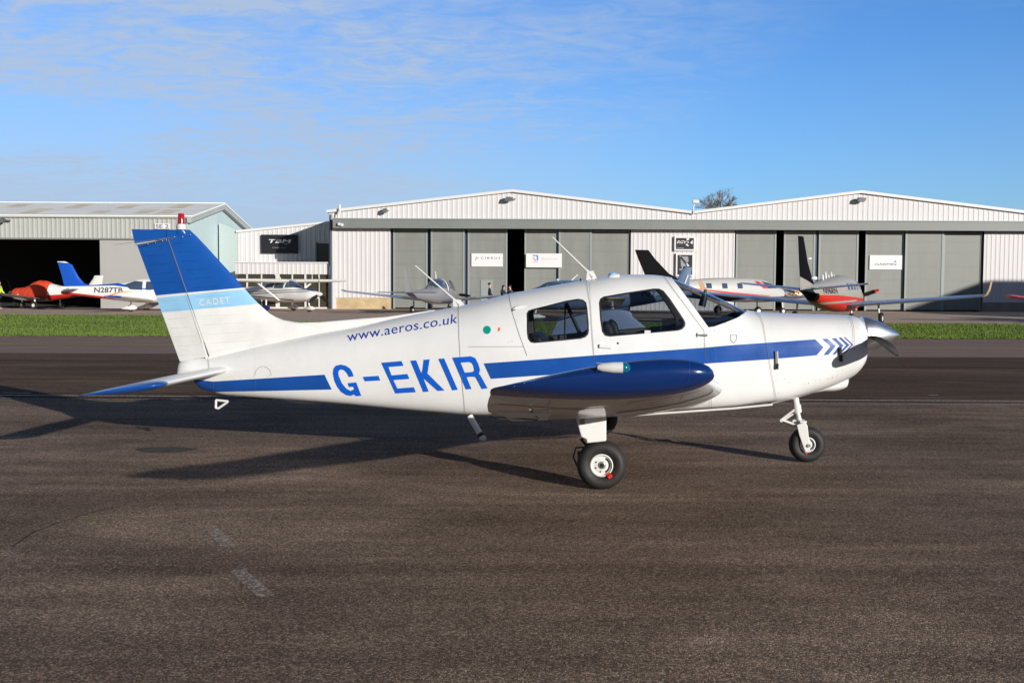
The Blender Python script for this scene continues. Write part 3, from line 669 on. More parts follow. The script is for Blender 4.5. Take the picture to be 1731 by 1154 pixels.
zm = pchip([(XT, .8), (-3.8, .82), (-2, .92), (-1, .98), (0, 1.0), (1, 1.0), (1.6, 1.02), (2.2, 1.08), (XN, 1.12)])
ntop = pchip([(XT, 2), (-2, 2.1), (-1, 2.35), (-.2, 2.6), (.5, 2.6), (1.1, 2.5), (1.5, 2.5), (2.2, 2.7), (XN, 2.7)])
nbot = pchip([(XT, 2), (-3.6, 2.6), (-3.0, 4.2), (-2.2, 5.0), (-1, 5.5), (0, 5.5), (1.2, 7.0), (1.65, 6.0), (2.0, 3.6), (2.3, 2.8), (XN, 2.7)])
xs = [XT + (XN - XT) * i / 150 for i in range(151)]; xs += [XT + .015, XN - .012, XN - .03, XN - .005]; xs = sorted(xs)
def station(x):
    zt0, zb0, c0 = ztop(x), zbot(x), min(max(zm(x), zbot(x) + .12), ztop(x) - .1); u = max(0, min(1, (x - XN + .10) / .10)); f = 1 - .24 * (1 - math.sqrt(max(0, 1 - u ** 2.2)))
    return (x, c0 + (zt0 - c0) * f, c0 - (c0 - zb0) * f, hw(x) * f, c0, ntop(x), nbot(x))
xs = sorted(set(xs + [XN - .08, XN - .05, XN - .04, XN - .02, XN - .008, XN - .003]))
fb = loft([station(x) for x in xs], 88)
src = fb.copy(); fb.free(); src.normal_update(); FB = BVHTree.FromBMesh(src)
HX = lambda px, py: (lambda h: (h[0].x, h[0].z))(AF.hit(FB, px, py))
W_rear = [HX(*p) for p in ((891, 530), (894, 525), (900, 523), (956, 509), (976, 505.6), (985, 507), (990.5, 512), (992.5, 522), (995, 558), (993.5, 565), (989, 569.5), (981, 572), (904, 579.3), (897, 578), (893, 572), (891.5, 562))]
W_door = [HX(*p) for p in ((1013, 512), (1015, 505.5), (1021, 501.5), (1060, 495), (1104, 488.5), (1114, 488.5), (1121, 492), (1131, 504), (1155, 539), (1158, 545), (1157.5, 551), (1153, 556), (1146, 558.5), (1031, 568.5), (1023, 567), (1018, 560), (1015, 540))]
W_wind = [(A(1138, 471, 0).x, 1.80)] + [A(1138, 471, -.3).to_tuple()[::2]] + [HX(*p) for p in ((1168, 512), (1197.5, 553), (1209, 551.5), (1226, 545))] + [AF.xz(1241, 537.5, -.3), AF.xz(1261, 522.5, -.05), (A(1261, 524, 0).x, 1.80)]
fus_b = src.copy()
for p in (W_rear, W_door): cut_hole(fus_b, p)
cut_hole(fus_b, W_wind)
M['fus_in'] = M['inner']
fus = obj('fuselage', fus_b, [M['white'], M['fus_in']], ac, ang=50)
so = fus.modifiers.new('shell', 'SOLIDIFY'); so.thickness = .018; so.offset = -1; so.material_offset = 1; so.material_offset_rim = 1
def patch(name, poly, m, side=-1, off=0.0, hole=None, parent=fus, solid=0):
    b = src.copy(); keep_inside(b, poly)
    if side: only_side(b, side)
    if hole: cut_hole(b, hole)
    push(b, off); o = obj(name, b, m, parent, ang=50)
    return o
def grow_poly(poly, k):
    cx = sum(p[0] for p in poly) / len(poly); cz = sum(p[1] for p in poly) / len(poly); out = []
    for x, z in poly:
        d = math.hypot(x - cx, z - cz); out.append((x + (x - cx) / d * k, z + (z - cz) / d * k))
    return out
for sd_ in (-1, 1):
    for wn in (W_rear, W_door):
        patch('window_pane', wn, M['glass'], sd_, -.009); patch('window_seal', grow_poly(wn, .004), M['seal'], sd_, .0015, grow_poly(wn, -.012))
patch('windshield', W_wind, M['glass'], 0, -.009)
P_door = [HX(*p) for p in ((998.3, 480), (1125, 480), (1190.5, 559), (1193, 604), (1005, 610))]
P_door[0] = AF.xz(996, 476, -.35); P_door[1] = AF.xz(1128, 470.5, -.35)
patch('cabin_door', P_door, M['white'], -1, .0022, grow_poly(W_door, .004))
D = lambda name, polys, m, off=.0026, par=fus, g=9.: decal(name, flat_bm(polys), AF, FB, M[m], par, off, g)
# stripes, chevrons and registration
D('side_stripe', [[(818, 614), (910, 607.5), (1002.7, 600.5), (1100, 594), (1190, 587.5), (1240, 583), (1295, 579.3), (1378, 573.6), (1392, 586.8), (1380.4, 600.3), (1297.7, 607.3), (1199, 613.8), (1100, 622), (1000, 629), (896, 635.4), (830, 640)]], 'blue', .0034, g=6)
xj = HX(362, 656)[0]; zc0, zc1 = HX(362, 644.5)[1], Z(300, 636)
for sd_ in (-1, 1): patch('tail_cone_paint', [(xj, zc0), (XT - .1, zc1 + .0), (XT - .1, .3), (xj, .3)], M['blue'], sd_, .0026)
for sd_ in (-1, 1): patch('side_stripe', [(xj, zc0), HX(548.8, 633), HX(561, 658), (xj, HX(368, 667)[1])], M['blue'], sd_, .0026)
c7 = lambda pts: [(1360 + x / 7.21, 520 + y / 7.21) for x, y in pts]
for k_, pc_ in enumerate([c7([(218, 383), (275, 378), (380, 465), (290, 572), (232, 575), (318, 470)]), c7([(335, 374), (380, 370), (474, 461), (372, 568), (343, 569), (428, 462)]),
              c7([(418, 366), (445, 362), (546, 453), (436, 562), (404, 566), (512, 457)]), c7([(480, 360), (494, 360), (592, 448), (487, 561), (474, 560), (574, 449)])]): D('chevron', [pc_], 'blue', .004, g=4)
c6 = lambda pts: [(540 + x / 3.848, 540 + y / 3.848) for x, y in pts]
L_ = [[(224, 369), (214, 340), (200, 318), (172, 299), (138, 292), (108, 299), (92, 318), (88, 350), (97, 395), (115, 435), (142, 470), (175, 490), (205, 495), (228, 486), (236, 497), (273, 495), (240, 407), (184, 413), (193, 438), (220, 436), (227, 452), (205, 463), (178, 450), (148, 415), (126, 365), (124, 338), (138, 323), (160, 328), (180, 350), (192, 373)],
      [(283, 372), (385, 365), (397, 395), (296, 401)],
      [(403, 280), (535, 269), (548, 300), (450, 308), (470, 362), (573, 353), (586, 385), (482, 393), (508, 447), (615, 439), (628, 471), (495, 480)],
      [(592, 267), (630, 264), (712, 467), (677, 470)], [(680, 261), (718, 258), (704, 350), (815, 460), (771, 463), (668, 372), (664, 355), (672, 325)],
      [(776, 255), (812, 252), (901, 456), (866, 459)],
      [(866, 247), (905, 244), (990, 450), (955, 453)], [(900, 245), (985, 238), (1014, 249), (1034, 286), (1046, 325), (1040, 348), (1022, 367), (950, 375), (938, 345), (998, 340), (1010, 330), (1004, 300), (993, 281), (975, 275), (914, 280)],
      [(992, 370), (1036, 350), (1046, 358), (1095, 446), (1059, 450), (1018, 373)]]
D('registration_lettering', [c6(p) for p in L_], 'letter', .003)
decal('web_address', text_quad('www.aeros.co.uk', (587.5, 577.5), (773, 546), (774.5, 530), (586.5, 561.5), .0, 1.04), AF, FB, M['webblue'], fus, .0026, 12)
D('inspection_disc', [ell(823.4, 557.5, 6.6, 6.9)], 'teal'); D('warning_mark', [[(842.5, 553.5), (846, 553.5), (845, 559.5), (841.5, 559.5)]], 'orange')
# seams
sm = []
for pts in ([(860, 498), (866, 528), (877, 563), (891, 601)], [(792, 586), (838, 585.8), (884.5, 585.6)], [(775, 518), (776, 567), (780, 630), (787, 703)], [(991, 474), (997.5, 515), (1001, 570), (1004.8, 609)],
            [(1122, 468), (1150, 506), (1190, 559), (1193, 606)], [(1277, 528), (1286, 538), (1290, 550), (1295, 580), (1303, 625), (1310.7, 667), (1312, 679)], [(1438, 534), (1443, 556), (1443.5, 580), (1443, 592)],
            [(1202, 660), (1202, 688)], [(352, 604), (356, 630)], [(361.5, 645), (361.8, 674)]): sm += line_px(pts, .55)
D('panel_seam', sm, 'seam', .0030, g=3.5)
rv = []
for x0, y0, x1, y1, n in ((1171, 596, 1184, 582, 9), (1190, 578, 1191, 613, 12), (1196, 578, 1197, 613, 12), (303, 630, 326, 628, 4), (354, 606, 356, 630, 6), (358, 640, 361, 672, 6), (474, 662, 475, 684, 6), (432, 679, 480, 682, 5), (368, 654, 400, 652, 8), (448, 655, 475, 660, 9)):
    for k in range(n): q = k / (n - 1); rv.append(ell(x0 + (x1 - x0) * q, y0 + (y1 - y0) * q, .36, .36, 6))
rv2 = []
for x0, y0, x1, y1, n in ((430, 590, 434, 678, 26), (520, 570, 524, 632, 18), (600, 556, 604, 612, 16), (640, 662, 645, 694, 10), (680, 540, 690, 560, 6), (783, 520, 786, 580, 16), (870, 500, 893, 584, 20), (1000, 480, 1002, 500, 6), (1208, 590, 1209, 684, 22), (1300, 540, 1304, 580, 9), (1448, 545, 1450, 572, 6), (362, 604, 420, 592, 14), (1010, 652, 1200, 636, 30)):
    for k in range(n): q = k / (n - 1); rv2.append(ell(x0 + (x1 - x0) * q, y0 + (y1 - y0) * q, .36, .36, 6))
M['faint'] = mat('faint_rivet', (.42, .41, .40), .6)
D('rivet', rv2, 'faint', .0026, g=50)
for p in ((443, 620), (431, 636), (458, 634), (1325, 640), (1333, 645), (1383, 639), (1364, 645.5), (1313.7, 661.7), (1310, 642), (1404, 635), (1410, 634), (1206, 560), (1145, 582), (867, 577), (933, 493), (840, 514), (1423, 611), (1421, 623), (1413, 630)): rv.append(ell(p[0], p[1], .6, .6, 8))
D('rivet', rv, 'seam', .0034, g=50)
D('inspection_ring', line_px([(431 + 14 * (1 - math.cos(a)), 634 - 15 * math.sin(a)) for a in [k * .35 for k in range(10)]], .35), 'seam', .003, g=50)
D('shield_emblem', line_px([(1235, 566), (1245, 566), (1244.5, 575), (1240, 580), (1235.5, 575), (1235, 566)], .6), 'seam', .003, g=50)
def surf_box(name, px, py, w, h, d, m, par=fus, ang=0, bev=.006, lift=0):
    hp, n = AF.hit(FB, px, py); bm = bmesh.new(); box(bm, -w / 2, w / 2, -d, .004, -h / 2, h / 2)
    bmesh.ops.rotate(bm, verts=bm.verts[:], cent=(0, 0, 0), matrix=Matrix.Rotation(ang, 3, 'Y')); bmesh.ops.translate(bm, verts=bm.verts[:], vec=hp + n * lift); fixn(bm)
    o = obj(name, bm, M[m], par, smooth=False); return bevel(o, bev)
surf_box('door_handle', 1024, 585, .12, .035, .022, 'white', ang=R(3)); surf_box('door_lock', 1044.5, 580, .018, .018, .006, 'black', bev=.004)
surf_box('door_hinge', 1187, 566.3, .10, .02, .02, 'steel'); surf_box('door_hinge', 1180, 566, .02, .045, .016, 'white')
surf_box('cowl_latch', 1312.5, 604, .03, .12, .02, 'steel', ang=R(-4)); surf_box('cowl_latch_pin', 1313.5, 619, .022, .05, .03, 'black')
surf_box('cowl_latch', 1420.5, 599, .03, .13, .022, 'black', ang=R(-6)); surf_box('window_tab', 1094.5, 561, .055, .03, .006, 'trim', bev=.002)
surf_box('static_port', 1306, 686, .05, .05, .02, 'black')
bm = bmesh.new(); pts = [AF.hit(FB, x, y)[0] + Vector((0, -.012, 0)) for x, y in ((866.5, 523), (872, 520), (880, 517.5), (890, 516.5))]; tube(bm, pts, [.004, .012, .014, .006], 8); obj('air_scoop', bm, M['white'], fus)
bm = bmesh.new(); tube(bm, [p + Vector((-.004, -.002, -.012)) for p in pts[:2]], .006, 6); obj('scoop_opening', bm, M['black'], fus)

# belly step, tie-down ring, tail skid
bm = bmesh.new(); a, b = A(794, 703, -.42), A(816, 741, -.5); tube(bm, [a, a + (b - a) * .78], .03, 10); o = obj('boarding_step', bm, M['white2'], ac); o.scale = (1, 1, 1)
bm = bmesh.new(); tube(bm, [a + (b - a) * .78, a + (b - a) * .92], .031, 10); obj('grip_band', bm, M['black'], o)
bm = bmesh.new(); tube(bm, [a + (b - a) * .92, b], .031, 10); tube(bm, [b + Vector((-.02, 0, 0)), b + Vector((.03, 0, 0))], .022, 10); obj('step_end', bm, M['white2'], o)
bm = bmesh.new(); q = [A(x, y, 0) for x, y in ((365, 676), (385.5, 678), (382, 681), (369, 690), (364.5, 689), (365, 682))]
for i, j in zip(q, q[1:] + q[:1]): tube(bm, [i, j], .012, 8)
obj('tie_down_ring', bm, M['white2'], ac)

# chin scoop under the cowl
cb = []
for px, py, hwid, yb in ((1300, 679, .26, 683), (1340, 669, .24, 674.5), (1372, 661, .22, 664.5), (1392, 655, .21, 662), (1410, 648, .2, 662), (1424, 643, .19, 659), (1431, 640, .17, 656), (1434.5, 640, .12, 650)):
    p = A(px, py, -.1); zb_ = A(px, yb, -.1).z; zt_ = p.z + .1; cb.append((p.x, zt_, zb_, hwid, (zt_ + zb_) / 2, 3, 3))
obj('chin_scoop', loft(sorted(cb), 40), M['white'], ac)
bm = bmesh.new(); p = A(1356, 667, -.28); tube(bm, [A(1050, 703, -.5), A(1160, 695.5, -.5), A(1240, 690, -.49), A(1306, 683.5, -.47)], .010, 8); obj('belly_strip', bm, M['white2'], ac)
bm = bmesh.new(); tube(bm, [(1.25, .18, .62), (1.1, .18, .52)], .035, 12); obj('exhaust_pipe', bm, M['steel'], ac)

# ---- wings
def wing(side):
    q = side; zl = lambda y: .665 + .1228 * (y - .45); zt_ = pchip([(.2, .41), (.5, .45), (1, .50), (2, .625), (2.95, .765), (4, .915), (4.6, .995), (4.85, 1.035), (5.0, 1.075), (5.2, 1.15), (6, 1.3)])
    S_ = [(.2, 1.12, -.85, .105), (.5, 1.07, -.82, .112), (.62, 1.02, -.82, .118), (.8, .92, -.81, .122), (1.0, .86, -.8, .124), (2.0, .85, -.77, .122), (2.95, .84, -.74, .12), (4.0, .66, -.66, .1), (4.7, .55, -.61, .092), (5.0, .51, -.585, .092), (5.1, .52, -.57, .089), (5.2, .52, -.55, .086)]
    bm = bmesh.new(); foil(bm, [((le, q * y, zl(y)), (te, q * y, zt_(y)), th) for y, le, te, th in S_], 'wing', camber=.18, n=22)
    w = obj('wing', bm, M['white'], ac, ang=60)
    T_ = [(5.2, .52, -.55, zl(5.2), zt_(5.2), .0863), (5.25, .525, -.548, zl(5.25) + .004, 1.168, .087), (5.29, .515, -.54, 1.272, 1.184, .080), (5.32, .49, -.52, 1.273, 1.195, .065), (5.335, .42, -.48, 1.276, 1.205, .042), (5.346, .3, -.42, 1.278, 1.22, .02)]
    bm = bmesh.new(); foil(bm, [((le, q * y, a), (te, q * y, b), th) for y, le, te, a, b, th in T_], 'wing', camber=.12, n=22)
    tp = obj('wing_tip', bm, M['deepblue'], w, ang=80)
    for y0, y1 in ((.7, 2.85), (2.9, 4.6)):
        n = 14
        for k in range(n):
            y = y0 + (y1 - y0) * (k + .5) / n; ch = -.78 + (y - .6) * .045
            for (u0_, u1_) in ((.03, .26),):
                za = zt_(y) - .006; zb_ = zt_(y) + (zl(y) - zt_(y)) * .17 - .022
                bm = bmesh.new(); tube(bm, [(ch + u0_, q * y, za), (ch + u1_ + .06, q * y, zb_ - .012)], .007, 5); obj('flap_rib', bm, M['white2'], w)
    bm = bmesh.new()
    hp = [(-.5 + (y - .6) * .03, q * y, zt_(y) + .2 * (zl(y) - zt_(y)) - .045) for y in (.7, 2.9, 4.98)]
    tube(bm, hp, .007, 6); tube(bm, [(-.5 + 2.3 * .03, q * 2.9, zt_(2.9) - .02), (-.78, q * 2.9, zt_(2.9) - .0)], .006, 6)
    obj('hinge_gap', bm, M['seam'], w)
    if q < 0:
        tb_ = bmesh.new(); tb_.from_mesh(tp.data); TBV = BVHTree.FromBMesh(tb_)
        decal('tip_seam', flat_bm(line_px([(1165, 611), (1165, 635), (1160, 655)], .6)), AF, TBV, M['webblue'], w, .002, 8)
        decal('tip_screw', flat_bm([ell(870 + k * 16.5, 652 - 30 * math.sin(min(1.57, k * .16)) , .7, .7, 6) for k in range(12)]), AF, TBV, M['faint'], w, .002, 50)
        wb_ = bmesh.new(); wb_.from_mesh(w.data); WBV = BVHTree.FromBMesh(wb_)
        decal('panel_line', flat_bm(line_px([(930, 674), (925, 692)], .8) + line_px([(842, 682), (925, 688), (985, 692)], .7) + line_px([(1155, 668), (1148, 676)], .8) + line_px([(1060, 680), (1150, 668), (1180, 660)], .5)), AF, WBV, M['seam'], w, .002, 8)
        decal('root_seal', flat_bm(line_px([(1042, 697), (1100, 690), (1150, 680.5), (1185, 670), (1200, 664), (1204, 660), (1202, 656)], .9)), AF, WBV, M['seal'], w, .003, 5)
        decal('rivet', flat_bm([ell(1050 + k * 6, 684 - k * .95, .5, .4, 6) for k in range(20)] + [ell(1040 + k * 6, 690 - k * .95, .5, .4, 6) for k in range(22)] + [ell(860 + k * 6, 672 + k * .4, .5, .4, 6) for k in range(20)]), AF, WBV, M['seam'], w, .002, 50)
    # navigation light pod
    c = A(1037, 621.5, -5.36); c.y = q * 5.345; bm = bmesh.new(); prf = [(.001, -.078), (.012, -.074), (.021, -.05), (.026, 0), (.027, .045)]
    revolve(bm, prf, c, 'x', 20); obj('light_pod', bm, M['trim'], w)
    bm = bmesh.new(); revolve(bm, [(.0265, .046), (.025, .06), (.017, .073), (.001, .08)], c, 'x', 20); obj('position_light', bm, M['lens'] if q < 0 else M['redlens'], w)
    bm = bmesh.new(); box(bm, c.x - .08, c.x + .06, min(c.y, c.y - q * .05), max(c.y, c.y - q * .05), c.z - .02, c.z + .018); obj('pod_base', bm, M['deepblue'], w)
    return w
wing(-1); wing(1)

# ---- landing gear
def wheel(parent_, c, r, wdt, rim, name='wheel', tagc=True):
    c = Vector(c); w = parent_; h = wdt / 2
    bm = bmesh.new(); prf = [(rim, -h * .62), (rim + .012, -h * .8), (rim + (r - rim) * .35, -h * .98), (rim + (r - rim) * .65, -h), (r - .025, -h * .84), (r - .007, -h * .55), (r, -h * .2), (r, h * .2), (r - .007, h * .55), (r - .025, h * .84), (rim + (r - rim) * .65, h), (rim + (r - rim) * .35, h * .98), (rim + .012, h * .8), (rim, h * .62)]
    revolve(bm, prf, c, 'y', 64); fixn(bm); obj('tyre', bm, M['rubber'], w, ang=60)
    bm = bmesh.new(); revolve(bm, [(rim + .002, -h * .64), (rim - .006, -h * .70), (rim - .012, -h * .62), (rim * .80, -h * .5), (rim * .62, -h * .52), (rim * .56, -h * .56), (rim * .36, -h * .56), (rim * .32, -h * .5), (.004, -h * .5)], c, 'y', 48)
    revolve(bm, [(rim + .002, h * .64), (rim - .012, h * .62), (.004, h * .5)], c, 'y', 48); fixn(bm); obj('rim', bm, M['white2'], w); hub = w
    bm = bmesh.new(); revolve(bm, [(rim * .77, -h * .525), (rim * .60, -h * .535)], c, 'y', 24, 0, R(-62), R(62)); obj('rim_slot', bm, M['black'], hub)
    bm = bmesh.new(); revolve(bm, [(rim * .33, -h * .58), (rim * .3, -h * .6), (rim * .2, -h * .6), (rim * .18, -h * .52), (.001, -h * .53)], c, 'y', 24); obj('axle_nut', bm, M['steel'], hub)
    bm = bmesh.new(); revolve(bm, [(rim * .17, -h * .61), (.001, -h * .615)], c, 'y', 16)
    for a in (R(150), R(205), R(260)): revolve(bm, [(.007, -h * .58), (.001, -h * .6)], c + Vector((rim * .56 * math.cos(a), 0, rim * .56 * math.sin(a))), 'y', 8)
    obj('bolt', bm, M['black'], hub)
    return w
for q in (-1, 1):
    lg = thing('main_gear', (0, 0, 0)); lg.parent = ac
    c = A(1017, 786, -1.60); c.y = q * 1.56; c.z = .205
    wheel(lg, c, .205, .155, .093)
    if q < 0:
        bm = bmesh.new(); cc = c + Vector((0, -.082, 0)); a = R(-52)
        P_ = lambda r, an: (cc.x + r * math.cos(an), cc.z + r * math.sin(an))
        bm.faces.new([bm.verts.new((x, cc.y + .022, z)) for x, z in (P_(.078, a - .2), P_(.086, a + .25), P_(.096, a + .2), P_(.1, a - .16))]); bm.faces.new([bm.verts.new((x, cc.y + .002, z)) for x, z in (P_(.098, a - .16), P_(.1, a + .22), P_(.125, a + .16), P_(.122, a - .12))])
        obj('creep_mark', bm, M['red'], lg, smooth=False)
    zf_ = Z(1000, 700, -1.5)
    bm = bmesh.new(); G = lambda px, py: AF.xz(px, py, -1.58); poly = [G(974, 706), G(1024.8, 700), G(1024.8, 744), G(1012, 745.5), G(991.5, 747.5), G(991, 741), G(982, 737), G(978.5, 724)]
    prism(bm, poly, q * 1.63, q * 1.51); fixn(bm); bevel(obj('gear_fairing', bm, M['white'], lg, smooth=False), .012, 3)
    bm = bmesh.new(); prism(bm, [G(980, 707), G(988.5, 706), G(988.5, 715), G(980.5, 715)], q * 1.632, q * 1.636); fixn(bm); obj('inspection_cover', bm, M['steel'], lg, smooth=False)
    bm = bmesh.new(); ys = q * 1.49; tube(bm, [(c.x, ys, zf_), (c.x, ys, .36)], .034, 12); tube(bm, [(c.x, ys, .37), (c.x, ys, .2)], .027, 12); tube(bm, [(c.x, ys + q * .02, .205), (c.x, q * 1.6, .205)], .02, 10)
    obj('gear_strut', bm, M['steel'], lg)
    bm = bmesh.new(); tube(bm, [(c.x - .03, ys, .48), (c.x - .17, ys, .40), (c.x - .03, ys, .25)], .014, 8); revolve(bm, [(.001, -.02), (.1, -.02), (.1, .02), (.001, .02)], (c.x, ys, .205), 'y', 24); box(bm, c.x - .2, c.x - .08, ys - .03, ys + .03, .2, .3); obj('brake_caliper', bm, M['black'], lg)
    bm = bmesh.new(); p0 = Vector((c.x - .18, ys - .03, .52))
    tube(bm, [(c.x - .07, ys, .58), (c.x - .15, ys, .52), (c.x - .12, ys, .46), (c.x - .05, ys, .45)], .007, 6); tube(bm, [(c.x - .1, ys, .34), (c.x - .215, ys, .33), (c.x - .235, ys, .25), (c.x - .2, ys, .17), (c.x - .12, ys, .15)], .008, 6); obj('brake_hose', bm, M['black'], lg)
ng = thing('nose_gear', (0, 0, 0)); ng.parent = ac
c = A(1364, 757, 0); c.z = .172; c.y = 0; wheel(ng, c, .172, .125, .072)
B_ = lambda px, py, y=-.03: A(px, py, y)
bm = bmesh.new(); tube(bm, [B_(1342, 660, 0), B_(1347.5, 694, 0)], .034, 14); tube(bm, [B_(1346, 684, 0), B_(1348, 697, 0)], .042, 14); tube(bm, [B_(1347.5, 694, 0), B_(1354, 720, 0)], .022, 12); obj('gear_strut', bm, M['white2'], ng)
bm = bmesh.new(); tube(bm, [B_(1343, 692, -.02), B_(1320.5, 709, -.02)], .012, 8); tube(bm, [B_(1346, 695, .02), B_(1323, 711, .02)], .012, 8); tube(bm, [B_(1320.5, 709, -.02), B_(1348, 719, -.02)], .012, 8); tube(bm, [B_(1323, 712, .02), B_(1350, 722, .02)], .012, 8); tube(bm, [B_(1321, 710.5, -.035), B_(1321, 710.5, .035)], .016, 8); tube(bm, [B_(1343, 712, -.03), B_(1343, 712, .03)], .02, 8); obj('torque_link', bm, M['white2'], ng)
for q in (-1, 1):
    bm = bmesh.new(); y0 = q * .085; pl = [AF.xz(x, y, y0) for x, y in ((1347, 718), (1361, 713), (1365.5, 721), (1369, 752), (1369, 762), (1362, 764.5), (1359, 758), (1351, 735))]
    prism(bm, pl, y0, y0 - q * .014); box(bm, B_(1349, 718, 0).x, B_(1361, 716, 0).x, min(0, y0), max(0, y0), .385, .405); fixn(bm); bevel(obj('fork', bm, M['white2'], ng, smooth=False), .006)
bm = bmesh.new(); tube(bm, [(c.x, -.1, c.z), (c.x, .1, c.z)], .016, 12); obj('axle', bm, M['steel'], ng)
bm = bmesh.new(); prism(bm, [(c.x - .03, c.z - .075), (c.x - .005, c.z - .072), (c.x - .012, c.z - .095)], -.062, -.058); obj('creep_mark', bm, M['red'], ng, smooth=False)

# ---- spinner and propeller
XS = XN + .015; zc_ = Z(1521, 566, 0); xt_ = A(1521, 566, 0).x; rb = .176; Lh = xt_ - XS
bm = bmesh.new(); revolve(bm, [(.001, 0), (rb * .96, 0), (rb, .01)] + [(rb * (1 - (k / 14) ** 1.55) ** .92 if k < 14 else .001, .01 + (Lh - .01) * k / 14) for k in range(1, 15)], (XS, 0, zc_), 'x', 56); fixn(bm)
pr = thing('propeller', (0, 0, 0)); pr.parent = ac; obj('spinner', bm, M['alu'], pr, ang=60)
def blade(sgn):
    bm = bmesh.new(); secs = []
    dn = Vector((0, -math.cos(R(7)), -math.sin(R(7)))) * sgn; ax = Vector((1, 0, 0)); tg = ax.cross(dn)
    for r, ch, tw, th in ((.08, .06, 62, .03), (.18, .075, 54, .024), (.32, .105, 42, .017), (.5, .135, 32, .012), (.68, .138, 26, .009), (.82, .118, 22, .007), (.91, .085, 20, .005), (.94, .04, 19, .003)):
        cdir = (tg * math.cos(R(tw)) + ax * math.sin(R(tw))); o = Vector((XS + .09, 0, zc_)) + dn * r; nrm = cdir.cross(dn)
        secs.append((o + cdir * ch * .45, o - cdir * ch * .55, th, nrm))
    rings = []
    for LE, TE, th, up in secs:
        us = [0, .05, .2, .45, .75, 1]; top = [LE + (TE - LE) * u + up * th * PROF['wing'](u) for u in us]; bot = [LE + (TE - LE) * u - up * th * .4 * PROF['wing'](u) for u in us[1:-1]]
        rings.append([bm.verts.new(p) for p in top + bot[::-1]])
    for a, b in zip(rings, rings[1:]):
        for k in range(len(a)): bm.faces.new((a[k], a[(k + 1) % len(a)], b[(k + 1) % len(a)], b[k]))
    bm.faces.new(rings[0]); bm.faces.new(rings[-1][::-1]); fixn(bm); obj('blade', bm, M['prop'], pr, ang=50)
blade(1); blade(-1)
bm = bmesh.new()
for q in (-1, 1):
    bm = bmesh.new()
    pl = [(q * .16 + .09 * math.cos(a), zc_ - .03 + .075 * math.sin(a)) for a in [k * math.pi / 10 for k in range(20)]]
    prism(bm, pl, XN + .001, XN + .004, 'yz'); fixn(bm); obj('air_intake', bm, M['black'], fus, smooth=False)
bm = bmesh.new(); revolve(bm, [(.001, 0), (.1, 0), (.1, .06), (.001, .06)], (XN - .05, 0, zc_), 'x', 24); obj('hub_plate', bm, M['black'], pr)

# ---- fin, rudder, dorsal fillet (paint bands follow two slanted lines)
def finpaint():
    m = bpy.data.materials.new('fin_paint'); m.use_nodes = True; t = m.node_tree; b = t.nodes['Principled BSDF']; b.inputs['Roughness'].default_value = .3; b.inputs['Coat Weight'].default_value = .4
    tc = nd(t, 'ShaderNodeTexCoord'); s_ = nd(t, 'ShaderNodeSeparateXYZ'); t.links.new(tc.outputs['Object'], s_.inputs[0])
    col = None
    bands = (((265.6, 499.3), (412, 486.3), (.012, .10, .42)), ((267, 503.7), (416, 488.4), (.74, .73, .71)), ((276.8, 528), (440, 513.6), (.30, .58, .82)), None)
    prev = None
    for bd in (((276.8, 528), (440, 513.6), (.30, .58, .82)), ((267, 503.7), (416, 488.4), (.76, .75, .72)), ((265.6, 499.3), (412, 486.3), (.006, .085, .37))):
        (x0, z0), (x1, z1) = AF.xz(*bd[0], 0), AF.xz(*bd[1], 0); k = (z1 - z0) / (x1 - x0)
        v = mth(t, 'SUBTRACT', s_.outputs[2], mth(t, 'MULTIPLY_ADD', s_.outputs[0], k, z0 - k * x0)); g = mth(t, 'GREATER_THAN', v, 0)
        mx = nd(t, 'ShaderNodeMixRGB', Color2=(*bd[2], 1)); t.links.new(g, mx.inputs['Fac'])
        if prev is None: mx.inputs['Color1'].default_value = (.78, .77, .745, 1)
        else: t.links.new(prev, mx.inputs['Color1'])
        prev = mx.outputs[0]
    n = nd(t, 'ShaderNodeTexNoise', Scale=6.0, Detail=5); t.links.new(tc.outputs['Object'], n.inputs['Vector'])
    fm = nd(t, 'ShaderNodeMixRGB', blend_type='MULTIPLY', Fac=1.0); t.links.new(prev, fm.inputs['Color1']); t.links.new(mth(t, 'MULTIPLY_ADD', n.outputs['Fac'], .3, .83), fm.inputs['Color2'])
    t.links.new(fm.outputs[0], b.inputs['Base Color']); return m
M['fin'] = finpaint()
hin = lambda py: (353.8 + (284 - 353.8) * (603 - py) / (603 - 403), py)          # hinge line
LEc = pchip([(391, 323.5), (400, 333), (440, 370), (484, 410.5), (507, 431), (520, 445), (530.5, 457), (538, 472), (542.5, 486), (545.5, 508)])
fs = []
for py in (388.5, 391, 400, 415, 440, 465, 484, 500, 512, 522, 530, 536, 541, 545):
    le = A(LEc(py) if py >= 391 else 321, py, 0); h = hin(py + (0 if py > 403 else 0)); te = A(h[0] if py > 404 else 283.6 + (404 - py) * -.0, py, 0)
    fs.append((le, te, .018 if py < 390 else .028 + (py - 388) * .00019))
yb0 = A(500, 560, 0)
fs.append((A(560, 552, 0), A(hin(575)[0], 575, 0), .062)); fs.append((A(600, 565, 0), A(352, 612, 0), .05))
bm = bmesh.new(); foil(bm, fs, 'fin', up=(0, 1, 0), n=18); fin = obj('fin', bm, M['fin'], ac, ang=70)
ds = []
for px, py, pb, w_ in ((462, 566, 590, .05), (485, 543, 585, .045), (510, 545.2, 578, .04), (540, 544.6, 572, .036), (600, 539.5, 558, .03), (653, 535.5, 547, .022), (700, 529, 537, .014), (735, 523.8, 529, .006)):
    p = A(px, py, 0); zb_ = A(px, pb, 0).z - .02; ds.append((p.x, p.z, zb_, w_, zb_ + .02, 1.6, 2))
obj('dorsal_fillet', loft(ds, 28), M['white'], ac, ang=60)
rs_ = []
